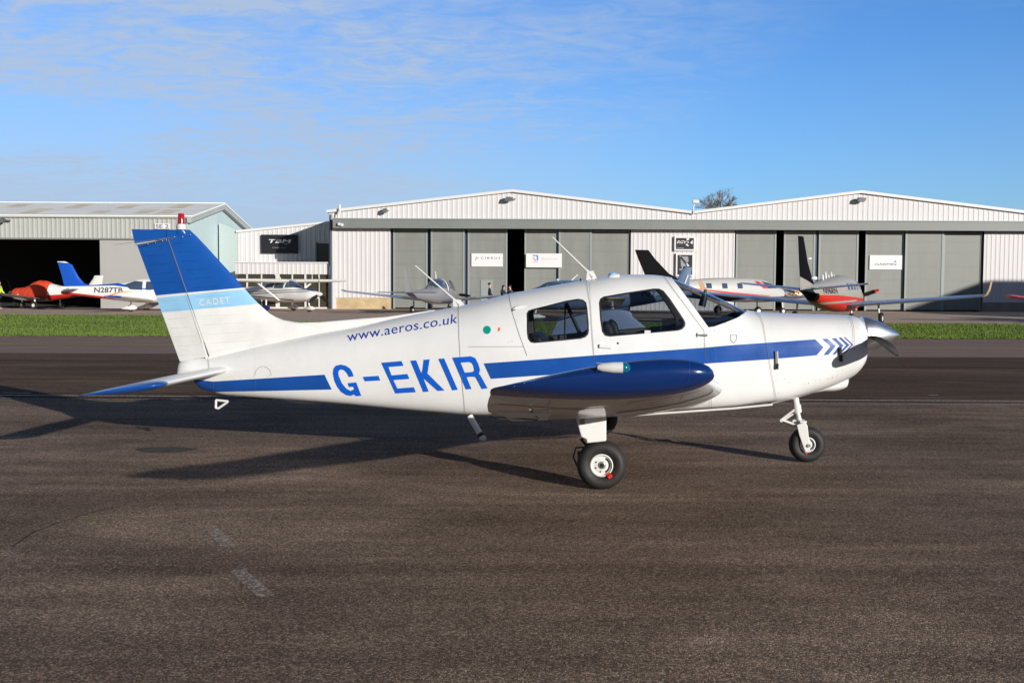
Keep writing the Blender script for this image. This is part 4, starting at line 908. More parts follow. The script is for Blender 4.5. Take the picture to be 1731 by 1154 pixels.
for py in (415.5, 440, 480, 520, 560, 590, 603):
    f = (py - 387) / (611 - 387); te_x = 222 + (304.6 - 222) * f; h = hin(py); dz = (603 - py) * 0
    le = A(h[0] + .2, py - .2, 0); te = A(222 + (304.6 - 222) * min(1, (py + 8 * (.4 + .6 * f) - 387) / 224), py + 8 * (.4 + .6 * f), 0)
    rs_.append((le + Vector((-.004, 0, 0)), te, .030 + f * .03))
rs_.insert(0, (A(287, 403.5, 0), A(231.5, 413.5, 0), .03))
bm = bmesh.new(); foil(bm, rs_, 'rudder', up=(0, 1, 0)); rud = obj('rudder', bm, M['fin'], ac, ang=40)
bm = bmesh.new(); foil(bm, [(A(300, 388.5, 0), A(222.5, 387.5, 0), .020), (A(292, 401.0, 0), A(228, 411.5, 0), .028)], 'rudder', up=(0, 1, 0)); obj('fin_cap', bm, M['fin'], fin, ang=40)
c1_ = lambda x, y: (x / 3.848, 320 + y / 3.848)
def bead(parent_, segs, name, wy):
    bv = bmesh.new(); bv.from_mesh(parent_.data); bv = BVHTree.FromBMesh(bv)
    for (xa, ya), (xb, yb) in segs:
        bm = bmesh.new()
        for q in (-1, 1):
            pts = []
            for k in range(9):
                u = k / 8; p = A(xa + (xb - xa) * u, ya + (yb - ya) * u, 0); h = bv.ray_cast(Vector((p.x, q * 2, p.z)), Vector((0, -q, 0)))[0]
                if h: pts.append(h - Vector((0, q * .0025, 0)))
            if len(pts) > 3: tube(bm, pts, [.001] + [.006] * (len(pts) - 2) + [.001], 6)
        obj(name, bm, M['fin'], parent_)
fr_ = []
for k in range(8): y = 375 + k * 0; 
FR = [((1140, 353), (1222, 346)), ((1155, 411), (1275, 403)), ((1180, 470), (1325, 460)), ((1205, 525), (1375, 514)), ((1225, 585), (1425, 571)), ((1250, 642), (1475, 626)), ((1268, 700), (1530, 686)), ((1285, 765), (1560, 750)), ((1300, 822), (1585, 808)), ((1320, 880), (1620, 862)), ((1335, 940), (1660, 920)), ((1352, 1000), (1690, 975))]
bead(fin, [(c1_(*a), c1_(*b)) for a, b in FR], 'rib_bead', .036)
RR = []
for k in range(13):
    y = 372 + k * 58.5; xl = 905 + (y - 372) * .352; xr = 1105 + (y - 320) * .3405 - 12; RR.append((c1_(xl + 12, y + 4), c1_(xr, y - 10)))
bead(rud, RR, 'rib_bead', .022)
bm = bmesh.new(); tube(bm, [A(284, 404, -.034), A(353.5, 602, -.062)], .005, 6); obj('hinge_gap', bm, M['seam'], rud)
bm = bmesh.new(); tube(bm, [A(229, 414.5, -.01), A(292, 403, -.032)], .004, 6); obj('cap_seam', bm, M['seam'], fin)
bm = bmesh.new()
for x, y in ((961, 356), (1010, 347), (1057, 336), (1082, 331), (1135, 310), (1187, 310), (1238, 297)): revolve(bm, [(.001, -.006), (.006, -.003), (.007, .0)], A(*c1_(x, y), -.036), 'y', 8)
obj('screw', bm, M['steel'], fin)
def fin_text():
    b = text_quad('CADET', (337.5, 517.2), (389, 512.2), (387.5, 501.5), (336, 506.5), .01, 1.35)
    FBV = BVHTree.FromBMesh((lambda q: (q.from_mesh(fin.data), q)[1])(bmesh.new()))
    return decal('model_lettering', b, AF, FBV, M['trim'], fin, .003, 8)
fin_text()
bm = bmesh.new(); bmt = [AF.at(x, y, -.04) for x, y in ((346, 600), (354, 603))]; box(bm, bmt[0].x, bmt[1].x + .01, -.035, .035, bmt[1].z - .01, bmt[1].z + .012); obj('rudder_hinge', bm, M['black'], rud, smooth=False)
# beacon
pb = A(306.5, 388, 0); k_ = A(306.5, 361, 0).z - A(306.5, 378, 0).z
bm = bmesh.new(); revolve(bm, [(.055, -.09), (.052, -.05), (.048, -.01), (.042, .004), (.001, .005)], pb, 'z', 24); [setattr(v, 'co', Vector((pb.x + (v.co.x - pb.x) * (1 + 9 * max(0, pb.z - v.co.z)), v.co.y * (1 - 7 * max(0, pb.z - v.co.z)), v.co.z))) for v in bm.verts]; bc = obj('beacon_mount', bm, M['fin'], ac)
bm = bmesh.new(); revolve(bm, [(.044, .0), (.046, .02), (.047, .034), (.042, .04), (.042, .052), (.001, .053)], pb, 'z', 24); obj('beacon_base', bm, M['trim'], bc)
bm = bmesh.new(); revolve(bm, [(.038, .053), (.036, .09), (.030, .15), (.026, .158), (.001, .160)], pb, 'z', 24); fixn(bm); obj('beacon', bm, M['redlens'], bc)
bm = bmesh.new()
tube(bm, [A(295, 400.8, -.03), A(193, 413.5, -.45)], [.003, .002], 6); tube(bm, [A(295, 400.8, .03), A(222, 400.5, .45)], [.003, .002], 6); obj('vor_antenna', bm, M['steel'], fin)

# ---- stabilator
for q in (-1, 1):
    kz = lambda y: .0
    S_ = [(.05, -3.62, -4.16, .842, .765, .040), (.4, -3.58, -4.18, .846, .768, .042), (1.0, -3.57, -4.20, .852, .770, .040), (1.78, -3.555, -4.225, .858, .765, .036)]
    bm = bmesh.new(); foil(bm, [((le, q * y, a), (te, q * y, b), th) for y, le, te, a, b, th in S_], 'wing'); st = obj('stabilator', bm, M['white'], ac, ang=60)
    T_ = [(1.78, -3.555, -4.225, .858, .765, .0362), (1.86, -3.55, -4.24, .858, .763, .037), (1.93, -3.56, -4.255, .857, .761, .030), (1.965, -3.62, -4.26, .853, .76, .016), (1.975, -3.75, -4.2, .845, .772, .006)]
    bm = bmesh.new(); foil(bm, [((le, q * y, a), (te, q * y, b), th) for y, le, te, a, b, th in T_], 'wing'); obj('tip_cap', bm, M['letter' if 0 else 'blue'], st, ang=60)
D('control_opening', [[(332, 630.5), (335.5, 625), (339, 625), (350, 630.5), (346, 632.5), (334, 632.5)]], 'black', .003)
# ---- antennas and roof fittings
bm = bmesh.new(); a, b = A(1003, 468, -.08), A(934, 401, -.08); tube(bm, [a, a + (b - a) * .18, b], [.028, .010, .006], 10); prism(bm, [(A(991, 472, 0).x, a.z - .03), (a.x + .04, a.z - .025), (a.x + .0, a.z + .06), (a.x - .06, a.z + .05)], -.095, -.065); fixn(bm); obj('whip_antenna', bm, M['trim'], ac)
bm = bmesh.new(); a, b = A(778, 515, .12), A(702, 449, .12); tube(bm, [a, a + (b - a) * .15, b], [.028, .010, .006], 10); prism(bm, [(a.x - .07, a.z - .02), (a.x + .05, a.z - .01), (a.x, a.z + .05), (a.x - .07, a.z + .055)], .105, .135); fixn(bm); obj('whip_antenna', bm, M['trim'], ac)
bm = bmesh.new(); prism(bm, [AF.xz(x, y, .05) for x, y in ((979, 477), (985, 477), (981, 469.5))], .045, .055); obj('blade_antenna', bm, M['black'], ac, smooth=False)
bm = bmesh.new(); p = A(1036, 466, .0); revolve(bm, [(.045, -.01), (.045, .015), (.03, .028), (.001, .03)], p, 'z', 18); obj('roof_vent', bm, M['lightblue'], ac)
bm = bmesh.new(); tube(bm, [AF.hit(FB, x, y)[0] + Vector((0, 0, .008)) for x, y in ((1030, 469), (1038, 468), (1047, 467))], [.004, .012, .018], 8); obj('roof_scoop', bm, M['white'], ac)

# ---- cabin
def cab(name, x0, x1, y0, y1, z0, z1, m, bev=.03):
    bm = bmesh.new(); box(bm, x0, x1, y0, y1, z0, z1); fixn(bm); o = obj(name, bm, M[m], ac, smooth=False); bevel(o, bev, 3); return o
cab('cabin_floor', -.9, .95, -.42, .42, .60, .63, 'brown', .005)
zs = Z(1040, 541, -.25); xs_ = A(1034, 555, -.25).x
for y0 in (-.27, .27):
    sx_ = xs_ + (0 if y0 < 0 else .06); s_ = thing('seat', (0, 0, 0)); s_.parent = ac
    bm = bmesh.new(); prism(bm, [(sx_ + .05, .84), (sx_ + .13, .86), (sx_ + .0, zs - .05), (sx_ - .05, zs), (sx_ - .10, zs - .04)], y0 - .21, y0 + .21); fixn(bm); bevel(obj('backrest', bm, M['seat'], s_, smooth=False), .035, 4)
    bm = bmesh.new(); box(bm, sx_ + .08, sx_ + .55, y0 - .22, y0 + .22, .74, .87); fixn(bm); bevel(obj('cushion', bm, M['seat'], s_, smooth=False), .04, 4)
xr_ = A(899, 560, -.25).x
bm = bmesh.new(); prism(bm, [(xr_ + .25, .84), (xr_ + .33, .86), (xr_ + .09, Z(893, 560) - .02), (xr_ - .02, Z(893, 560) - .02)], -.46, .46); fixn(bm); bevel(obj('rear_bench', bm, M['seat'], ac, smooth=False), .03, 3)
xd = A(1150, 530, 0).x
bm = bmesh.new(); prism(bm, [(xd + .02, .8), (xd + .45, .8), (xd + .5, Z(1259, 528) - .04), (xd + .3, Z(1200, 541, 0) - .01), (xd + .02, Z(1170, 541, 0)), (xd - .02, Z(1165, 547, 0))], -.38, .38); fixn(bm)
dash = obj('instrument_panel', bm, M['black'], ac, smooth=False); bevel(dash, .02, 3)
for y0 in (-.27, .27):
    bm = bmesh.new(); tube(bm, [(xd - .0, y0, 1.13), (xd - .16, y0, 1.15)], .014, 8); tube(bm, [(xd - .16, y0 + .14 * math.cos(a), 1.16 + .1 * math.sin(a)) for a in [R(-30) + k * R(240) / 10 * 1 for k in range(11)]], .012, 8); obj('control_yoke', bm, M['black'], ac)
bm = bmesh.new(); p = A(1190, 507, 0); tube(bm, [p + Vector((-.02, 0, -.06)), p + Vector((0, 0, .02)), p + Vector((.015, 0, .10))], [.036, .032, .012], 12); obj('compass', bm, M['black'], ac)
bm = bmesh.new(); tube(bm, [A(1140, 476, 0) + Vector((0, 0, -.02)), A(1258, 526, 0) + Vector((-.02, 0, -.02))], .012, 8); obj('windshield_post', bm, M['tan'], ac)
bm = bmesh.new(); a, b = A(957, 512, .42), A(984, 572, .42); tube(bm, [a, b], .022, 6); tube(bm, [A(955.5, 512, .44), A(954.5, 576, .46)], .009, 6); obj('seat_belt', bm, M['seal'], ac)
for nm, y0, y1, x0, zt0 in (('side_trim', -.50, -.47, -.15, Z(1090, 564, -.5)), ('side_trim', .47, .50, -.15, Z(1090, 563, .5))):
    cab(nm, x0, .82, y0, y1, .7, zt0, 'black', .005)
bm = bmesh.new(); prism(bm, [(A(1146, 541, -.3).x, Z(1146, 541, -.3)), (A(1122, 541, -.3).x, Z(1122, 541, -.3)), (A(1122, 552, -.3).x, Z(1122, 552, -.3)), (A(1146, 552, -.3).x, Z(1146, 552, -.3))], -.05, .02); obj('control_lock', bm, M['black'], ac, smooth=False)
src.free()

# ---------------------------------------------------------------- aircraft parked beyond the grass
def pm(name, col, rough=.35, **k): M[name] = mat(name, col, rough, **k); return M[name]
pm('bluefin', (.01, .09, .5)); pm('coverred', (.72, .065, .02), .75, bump=.6, bscale=3, var=.15); pm('bgred', (.62, .03, .02)); pm('bgorange', (.8, .28, .03))
pm('silver', (.36, .33, .28), .35, var=.06); pm('steelblue', (.10, .17, .29), .3, coat=.5); pm('darkplane', (.006, .006, .007), .7, spec=.05); pm('bgwhite', (.82, .81, .78), .4); pm('bggrey', (.22, .22, .225), .35, coat=.3)
pm('navy', (.01, .025, .12), .3); pm('canopy', (.05, .08, .13), .06, spec=.8); pm('wingblue', (.12, .20, .38), .3, coat=.3); pm('bgtan', (.5, .33, .18), .6); pm('bgink', (.03, .025, .03), .5)  # wing blue: sky-lit shade on white wings, put into the colour
def loc_decal(name, bm, bvh, side, m, parent, off=.012, g=.25):
    grid_cut(bm, g)
    for v in bm.verts:
        x, z, k = v.co.x, v.co.y, v.co.z; h = bvh.ray_cast(Vector((x, side * 4, z)), Vector((0, -side, 0)))
        if h[0] is None: h = bvh.find_nearest(Vector((x, side * .4, z)))
        v.co = h[0] + h[1] * (off + k * .002)
    return obj(name, bm, m, parent, ang=180)
def loc_text(s, bvh, side, x0, x1, z0, z1, m, parent, slant=0):
    b = text_mesh(s, .015)
    for v in b.verts:
        u = v.co.x if side < 0 else 1 - v.co.x; v.co = (x0 + (x1 - x0) * u + (slant * v.co.y if side < 0 else -slant * v.co.y), z0 + (z1 - z0) * v.co.y, 0)
    return loc_decal('registration_lettering', b, bvh, side, m, parent)
def aeroplane(label, px, depth, yaw, sp, name='parked_aircraft'):
    p = Vector((wx(px, depth), depth, 0)); a = thing(name, p, yaw, label, 'aircraft', 'aircraft parked beyond the grass')
    f = pchip
    st = sp['st']; zt, zb, w = pchip([(s[0], s[1]) for s in st]), pchip([(s[0], s[2]) for s in st]), pchip([(s[0], s[3]) for s in st])
    x0, x1 = st[0][0], st[-1][0]; n = 44
    L = loft([(x, zt(x), zb(x), w(x), zb(x) + (zt(x) - zb(x)) * .46, 2.2, 2.6) for x in [x0 + (x1 - x0) * i / n for i in range(n + 1)]], 36)
    L.normal_update(); bv = BVHTree.FromBMesh(L)
    def lp(nm, poly, m, side=0, off=.01):
        b = L.copy(); keep_inside(b, poly)
        if side: only_side(b, side)
        push(b, off); return obj(nm, b, m, fu, ang=50)
    fu = obj('fuselage', L.copy(), M[sp['body']], a, ang=60)
    for nm, poly, m, side, off in sp.get('patches', ()): lp(nm, poly, M[m], side, off)
    for wn in sp.get('wings', ()):
        for q in (-1, 1):
            if wn.get('only') and wn['only'] != q: continue
            bm = bmesh.new(); foil(bm, [((s[1], q * s[0], s[3]), (s[2], q * s[0], s[3] - (s[1] - s[2]) * .03), s[4]) for s in wn['s']], 'wing', n=8); ww = obj(wn['name'], bm, M[wn['m']], a, ang=60)
            if 'tip' in wn:
                s = wn['s'][-1]; bm = bmesh.new(); T = wn['tip']
                foil(bm, [((s[1], q * s[0], s[3]), (s[2], q * s[0], s[3] - .02), s[4] * 1.02)] + [((s[1] + t[1], q * (s[0] + t[0]), s[3] + t[2]), (s[2] + t[3], q * (s[0] + t[0]), s[3] + t[2]), s[4] * t[4]) for t in T], 'wing', n=8); obj('wing_tip', bm, M[wn['tm']], ww, ang=60)
    fn = sp['fin']; bm = bmesh.new(); foil(bm, [((s[1], 0, s[0]), (s[2], 0, s[0] if len(s) < 5 else s[4]), s[3]) for s in fn['s']], 'wing', up=(0, 1, 0), n=8); fo = obj('fin', bm, M[fn['m']], a, ang=60)
    if 'band' in fn:
        b = bmesh.new(); b.from_mesh(fo.data); keep_inside(b, fn['band'][0]); push(b, .008); obj('fin_paint', b, M[fn['band'][1]], fo)
    if 'prop' in sp:
        xx, z, r, sr, m, nb, a0 = sp['prop']; bm = bmesh.new(); revolve(bm, [(sr, -.02), (sr * .95, .1), (sr * .6, .3), (.001, .42)], (xx, 0, z), 'x', 20); pr_ = obj('spinner', bm, M[m], a)
        for k in range(nb):
            an = R(a0 + 360 / nb * k); d = Vector((0, math.cos(an), math.sin(an))); t_ = Vector((0, -math.sin(an), math.cos(an))); bm = bmesh.new(); o = Vector((xx + .12, 0, z)); rr = []
            for q, c in ((.1, .07), (.4, .12), (.8, .11), (1, .04)): rr.append([bm.verts.new(o + d * r * q + (t_ * .8 + Vector((.5, 0, 0))) * c * s1 + Vector((.015 * s2, 0, 0))) for s1, s2 in ((1, 0), (0, 1), (-1, 0), (0, -1))])
            for A1, B1 in zip(rr, rr[1:]):
                for j in range(4): bm.faces.new((A1[j], A1[(j + 1) % 4], B1[(j + 1) % 4], B1[j]))
            bm.faces.new(rr[0]); bm.faces.new(rr[-1][::-1]); fixn(bm); obj('propeller_blade', bm, M[sp.get('bladem', 'black')], a)
            if 'btip' in sp:
                bm = bmesh.new(); tube(bm, [o + d * r * .82, o + d * r * 1.02], [.09, .06], 6); obj('blade_tip', bm, M[sp['btip']], a)
    for x, y, r, zt0, m in sp.get('wheels', ()):
        g = thing('landing_gear', (0, 0, 0)); g.parent = a
        bm = bmesh.new(); revolve(bm, [(r * .45, -.07), (r * .9, -.075), (r, -.03), (r, .03), (r * .9, .075), (r * .45, .07)], (x, y, r), 'y', 20); obj('tyre', bm, M['rubber'], g)
        bm = bmesh.new(); revolve(bm, [(r * .47, -.068), (.001, -.072), (.001, .072), (r * .47, .068)], (x, y, r), 'y', 16); obj('rim', bm, M['bgwhite'], g)
        bm = bmesh.new(); tube(bm, [(x, y, r), (x, y + (0 if y == 0 else math.copysign(.09, -y)), r + .05), (x * .97, y * .93, zt0)], [.035, .04, .05], 8); obj('leg', bm, M['bgwhite'] if m != 'steel' else M['steel'], g)
        if m not in ('none', 'steel'):
            s_ = loft([(x - .5, r * 1.0 + .02, r * 1.0 - .03, .02, r, 2, 2), (x - .2, r * 1.7, r * .6, .1, r * 1.1, 2, 2), (x + .05, r * 2.0, r * .45, .13, r * 1.1, 2, 2), (x + .25, r * 1.8, r * .6, .12, r * 1.1, 2, 2), (x + .36, r * 1.25, r * .9, .05, r * 1.1, 2, 2)], 18)
            bmesh.ops.translate(s_, verts=s_.verts[:], vec=(0, y, 0)); obj('wheel_spat', s_, M[m], g)
    for args in sp.get('text', ()): loc_text(args[0], bv, args[1], *args[2:6], M[args[6]], fu, args[7] if len(args) > 7 else 0)
    for nm, poly, side, m, off in sp.get('decals', ()):
        loc_decal(nm, flat_bm([poly]), bv, side, M[m], fu, off)
    for pts, r in sp.get('antennas', ()):
        bm = bmesh.new(); tube(bm, pts, [r * 1.6] + [r] * (len(pts) - 1), 6); obj('antenna', bm, M['bgwhite'], a)
    L.free(); return a, fu
rect = lambda x0, x1, z0, z1, sk=0: [(x0, z0), (x1, z0), (x1 + sk, z1), (x0 + sk, z1)]

# silver and red turboprop seen from behind on the right
tbm = dict(body='silver', st=[(-6.3, 1.62, 1.46, .05), (-5, 1.72, 1.22, .24), (-3.5, 1.86, .86, .46), (-1.6, 2.06, .62, .64), (.2, 2.16, .52, .68), (1.3, 2.1, .52, .68), (2.0, 1.88, .58, .62), (2.5, 1.66, .66, .55), (3.4, 1.48, .82, .38), (4.0, 1.3, 1.0, .2)],
  patches=[('livery_band', [(-5.6, 1.40), (-2.5, 1.28), (4.0, 1.2), (4.0, .4), (-5.6, .4)], 'bgred', 0, .012), ('livery_line', [(-4.2, 1.0), (.6, 1.07), (.6, .98), (-4.2, .9)], 'silver', 0, .02), ('tail_paint', [(-6.3, 1.5), (-4.6, 1.36), (-4.2, .9), (-6.3, .9)], 'darkplane', 0, .016)] +
   [('window', rect(x, x + .3, 1.5, 1.78), 'canopy', 0, .014) for x in (-.9, -.35, .2, .75)] + [('windshield', [(1.25, 1.95), (1.3, 1.55), (1.75, 1.55), (2.15, 1.74)], 'canopy', 0, .014)],
  wings=[dict(name='wing', m='wingblue', s=[(.4, .75, -.95, .86, .12), (3, .6, -.75, 1.06, .1), (6.0, .42, -.5, 1.3, .06)], tip=[(.12, -.1, .04, -.05, .9), (.24, -.3, .25, -.15, .8), (.32, -.55, .55, -.28, .5)], tm='bgtan'),
         dict(name='stabilizer', m='wingblue', s=[(.1, -5.3, -6.3, 1.55, .055), (2.4, -5.55, -6.2, 1.76, .035)], tip=[(.14, -.1, .02, -.02, .7)], tm='bgtan')],
  fin=dict(m='darkplane', s=[(1.5, -3.9, -6.35, .1), (1.95, -4.6, -6.42, .09), (2.6, -5.35, -6.6, .07), (3.3, -5.85, -6.75, .06), (3.62, -6.05, -6.82, .04)], band=([(-6.8, 2.6), (-4.9, 1.75), (-3, 1.4), (-6.8, 1.2)], 'silver')),
  prop=(4.0, 1.15, .98, .19, 'bgred', 2, 160), btip='bgred',
  wheels=[(-.15, 1.9, .26, 1.0, 'none'), (-.15, -1.9, .26, 1.0, 'none'), (2.7, 0, .2, 1.0, 'none')],
  text=[('N96RN', -1, -4.1, -2.5, 1.34, 1.6, 'bgink', -.12)],
  antennas=[([(-2.8 + k * .5, 0, 1.92 + k * .03), (-2.9 + k * .5, 0, 2.15 + (k % 2) * .12)], .035) for k in range(5)])
a96, _ = aeroplane('silver and red turboprop N96RN with black fin, seen from behind', 1416, 48, R(60), tbm)
pl96 = bmesh.new(); tube(pl96, [(-5.6, -.09, 2.75), (-5.2, -.09, 2.77)], [.03, .05], 8); obj('fin_fairing', pl96, M['bgwhite'], a96)
pl96 = bmesh.new(); tube(pl96, [(-4.95, -.1, 1.98), (-4.45, -.1, 1.98)], [.05, .09], 8); obj('fin_fairing', pl96, M['bgwhite'], a96)

# black-tailed turboprop with an opened engine bay, nose to the right
pm('bgcream', (.50, .495, .47), .4)
tb2 = dict(body='bgcream', st=[(-6.3, 1.62, 1.46, .05), (-5, 1.78, 1.22, .24), (-3.5, 1.95, 1.0, .44), (-1.6, 2.08, .84, .6), (.2, 2.1, .76, .64), (1.3, 2.04, .74, .64), (2.0, 1.8, .76, .6), (2.5, 1.6, .78, .55), (2.7, 1.55, .85, .5)],
  patches=[('livery_band', [(-6.3, 1.75), (-1, 1.2), (2.6, 1.05), (2.6, .5), (-6.3, .5)], 'darkplane', 0, .012), ('red_line', [(-6.2, 1.82), (-6.2, 1.75), (-1, 1.2), (-1, 1.29)], 'bgred', 0, .016), ('red_line', [(-1, 1.29), (-1, 1.2), (1.6, 1.07), (1.6, 1.10)], 'bgred', 0, .016), ('cheat_line', [(.6, 1.9), (.9, 1.9), (1.55, 1.5), (1.15, 1.5)], 'bgred', 0, .013)] +
   [('window', rect(x, x + .33, 1.5, 1.78), 'canopy', 0, .014) for x in (-2.6, -1.6, -.6)] + [('windshield', [(1.1, 1.9), (1.5, 1.5), (2.2, 1.52), (1.95, 1.74)], 'canopy', 0, .014)],
  wings=[dict(name='wing', m='wingblue', s=[(.4, .75, -.95, .86, .12), (3, .6, -.75, 1.0, .1), (6.0, .42, -.5, 1.15, .06)]), dict(name='stabilizer', m='darkplane', s=[(.1, -5.3, -6.3, 1.55, .055), (2.4, -5.55, -6.2, 1.6, .035)])],
  fin=dict(m='darkplane', s=[(1.6, -3.3, -6.1, .1), (1.95, -3.9, -6.15, .09), (2.3, -4.7, -6.25, .07), (3.1, -5.6, -6.65, .06), (3.55, -6.0, -6.85, .04)]),
  wheels=[(-.15, 1.9, .26, 1.0, 'none'), (-.15, -1.9, .26, 1.0, 'none'), (3.0, 0, .2, 1.0, 'none')])
a15, fu15 = aeroplane('white and black turboprop with red line and exposed engine', 1250, 60.5, R(24), tb2)
bm = bmesh.new(); tube(bm, [(2.7, 0, 1.2), (3.4, 0, 1.2), (4.0, 0, 1.18)], [.3, .26, .14], 14); en = obj('engine', bm, M['steel'], a15)
rnd = random.Random(4)
for k in range(9):
    bm = bmesh.new(); p = Vector((2.7 + rnd.random() * 1.0, -.3 + rnd.random() * .1, 1.0 + rnd.random() * .4)); tube(bm, [p, p + Vector((rnd.uniform(.2, .5), rnd.uniform(-.05, .05), rnd.uniform(-.25, .25)))], .03, 6); obj('engine_pipe', bm, M[('bgorange', 'bgwhite', 'black')[k % 3]], en)
bm = bmesh.new(); revolve(bm, [(.2, 0), (.17, .15), (.001, .4)], (4.0, 0, 1.18), 'x', 16); obj('spinner', bm, M['bgwhite'], a15)

# light single nose left with blue fin (registration seen through the cabin windows)
sr = lambda **k: dict(dict(body='bgwhite', st=[(-4.7, 1.36, 1.14, .04), (-3.2, 1.46, .92, .22), (-1.8, 1.6, .7, .42), (-.8, 1.78, .58, .54), (.2, 1.92, .54, .6), (.8, 1.86, .54, .6), (1.5, 1.5, .56, .56), (1.9, 1.38, .6, .53), (2.8, 1.3, .66, .42), (3.15, 1.15, .8, .25)],
  wings=[dict(name='wing', m='bgwhite', s=[(.4, .75, -.7, .66, .1), (5.3, .45, -.45, 1.12, .05)], tip=[(.15, -.1, .03, -.03, .6)], tm='bgwhite'), dict(name='stabilizer', m='bgwhite', s=[(.05, -4.0, -4.75, 1.2, .04), (1.9, -4.2, -4.75, 1.2, .03)])],
  fin=dict(m='bluefin', s=[(1.2, -3.4, -4.7, .06), (1.8, -4.0, -4.8, .05), (2.62, -4.45, -4.95, .03)]),
  patches=[('canopy_glass', [(-.9, 1.68), (-.6, 1.35), (.1, 1.28), (.1, 1.75), (-.3, 1.8)], 'canopy', 0, .01), ('canopy_glass', [(.2, 1.75), (.2, 1.28), (1.0, 1.26), (.85, 1.68)], 'canopy', 0, .01), ('windshield', [(.9, 1.82), (1.1, 1.3), (1.75, 1.36), (1.4, 1.54)], 'canopy', 0, .01)],
  prop=(3.15, 1.0, .95, .16, 'bgwhite', 3, 20), wheels=[(-.3, 1.5, .2, .7, 'bgwhite'), (-.3, -1.5, .2, .7, 'bgwhite'), (2.2, 0, .17, .7, 'bgwhite')]), **k)
asb, _ = aeroplane('steel blue light aircraft behind the cockpit, nose pointing left', 1020, 50, R(180), sr(body='steelblue',
  wings=[dict(name='wing', m='steelblue', s=[(.4, .75, -.7, .66, .1), (5.3, .45, -.45, 1.1, .05)], tip=[(.15, -.1, .03, -.03, .6)], tm='bgtan'), dict(name='stabilizer', m='steelblue', s=[(.05, -3.3, -4.05, 1.2, .04), (1.9, -3.5, -4.05, 1.2, .03)])],
  st=[(-4.1, 1.5, 1.14, .04), (-2.8, 1.56, .92, .24), (-1.6, 1.66, .7, .42), (-.8, 1.76, .58, .54), (.2, 1.86, .54, .6), (1.8, 1.88, .54, .6), (2.5, 1.82, .54, .6), (3.2, 1.5, .56, .56), (3.6, 1.38, .6, .53), (4.3, 1.3, .66, .42), (4.6, 1.15, .8, .25)],
  fin=dict(m='steelblue', s=[(1.3, -2.8, -3.95, .06), (1.9, -3.4, -4.0, .05), (2.35, -3.6, -4.06, .04), (2.5, -3.75, -4.1, .03)]),
  patches=[('canopy_glass', rect(1.0, 1.9, 1.5, 1.78), 'canopy', 0, .01), ('canopy_glass', rect(2.0, 2.6, 1.5, 1.76), 'canopy', 0, .01), ('windshield', [(2.6, 1.78), (2.8, 1.4), (3.4, 1.4), (3.1, 1.58)], 'canopy', 0, .01)],
  prop=(4.6, 1.0, .95, .16, 'bggrey', 3, 20), wheels=[(-.3, 1.5, .2, .7, 'bgwhite'), (-.3, -1.5, .2, .7, 'bgwhite'), (3.2, 0, .17, .7, 'bgwhite')],
  text=[('N15073', 1, -3.5, -1.7, 1.12, 1.42, 'bgink', .06)], antennas=[([(1.5, 0, 1.88), (1.2, 0, 2.15)], .02), ([(2.1, .2, 1.88), (2.2, .2, 1.9)], .04)]))

bm = bmesh.new(); tube(bm, [(-3.75, .06, 1.75), (-3.9, .05, 2.15)], .035, 6); obj('fin_fairing', bm, M['bgwhite'], asb)

# white aircraft N287TB with a blue fin
aeroplane('white light aircraft N287TB with tall blue fin and orange flash', 243, 63, R(2), sr(
  st=[(-4.75, 1.42, 1.0, .05), (-3.2, 1.5, .84, .24), (-1.8, 1.6, .66, .42), (-.9, 1.74, .56, .52), (.0, 1.92, .5, .58), (.8, 1.9, .5, .6), (1.5, 1.62, .52, .58), (1.9, 1.48, .55, .55), (2.8, 1.36, .62, .44), (3.2, 1.15, .75, .25)],
  fin=dict(m='bluefin', s=[(1.35, -2.4, -4.55, .07), (1.6, -3.4, -4.62, .06), (2.0, -3.75, -4.7, .05), (2.7, -4.1, -4.9, .045), (2.88, -4.5, -4.95, .03)], band=([(-4.95, 2.85), (-4.95, 2.95), (-4.2, 2.95), (-4.2, 2.78)], 'bgwhite')),
  wings=[dict(name='wing', m='bgwhite', s=[(.4, .75, -.7, .66, .1), (5.3, .45, -.45, .92, .05)], tip=[(.15, -.1, .03, -.03, .6)], tm='bluefin'), dict(name='stabilizer', m='bggrey', s=[(.05, -3.7, -4.55, 1.28, .04), (1.7, -3.5, -4.2, 1.28, .03)])],
  patches=[('blue_line', [(-4.0, 1.6), (-4.0, 1.44), (-1.6, 1.5), (-1.6, 1.66)], 'bluefin', 0, .011), ('blue_line', [(-1.6, 1.66), (-1.6, 1.5), (.6, 1.24), (.6, 1.28)], 'bluefin', 0, .011), ('red_belly', [(-4.75, 1.14), (-4.75, .8), (-1.3, .72), (-1.3, .76)], 'bgred', 0, .011),
           ('canopy_glass', [(-.95, 1.55), (-.6, 1.28), (.1, 1.25), (.1, 1.72), (-.4, 1.76)], 'canopy', 0, .013), ('windshield', [(.3, 1.74), (.3, 1.25), (1.5, 1.3), (1.0, 1.7)], 'canopy', 0, .013)],
  decals=[('orange_flash', [(-2.4, .8), (-1.2, 1.14), (-.1, 1.2), (-1.2, 1.08), (-2.2, .76)], -1, 'bgorange', .013), ('ring_emblem', ell(-4.35, 1.22, .12, .12, 14), -1, 'bgink', .014), ('ring_emblem', ell(-4.35, 1.22, .09, .09, 14), -1, 'bgwhite', .018), ('ring_emblem', ell(-4.35, 1.22, .035, .035, 10), -1, 'bgred', .022)],
  text=[('N287TB', -1, -2.75, -1.05, 1.08, 1.38, 'bgink')]))
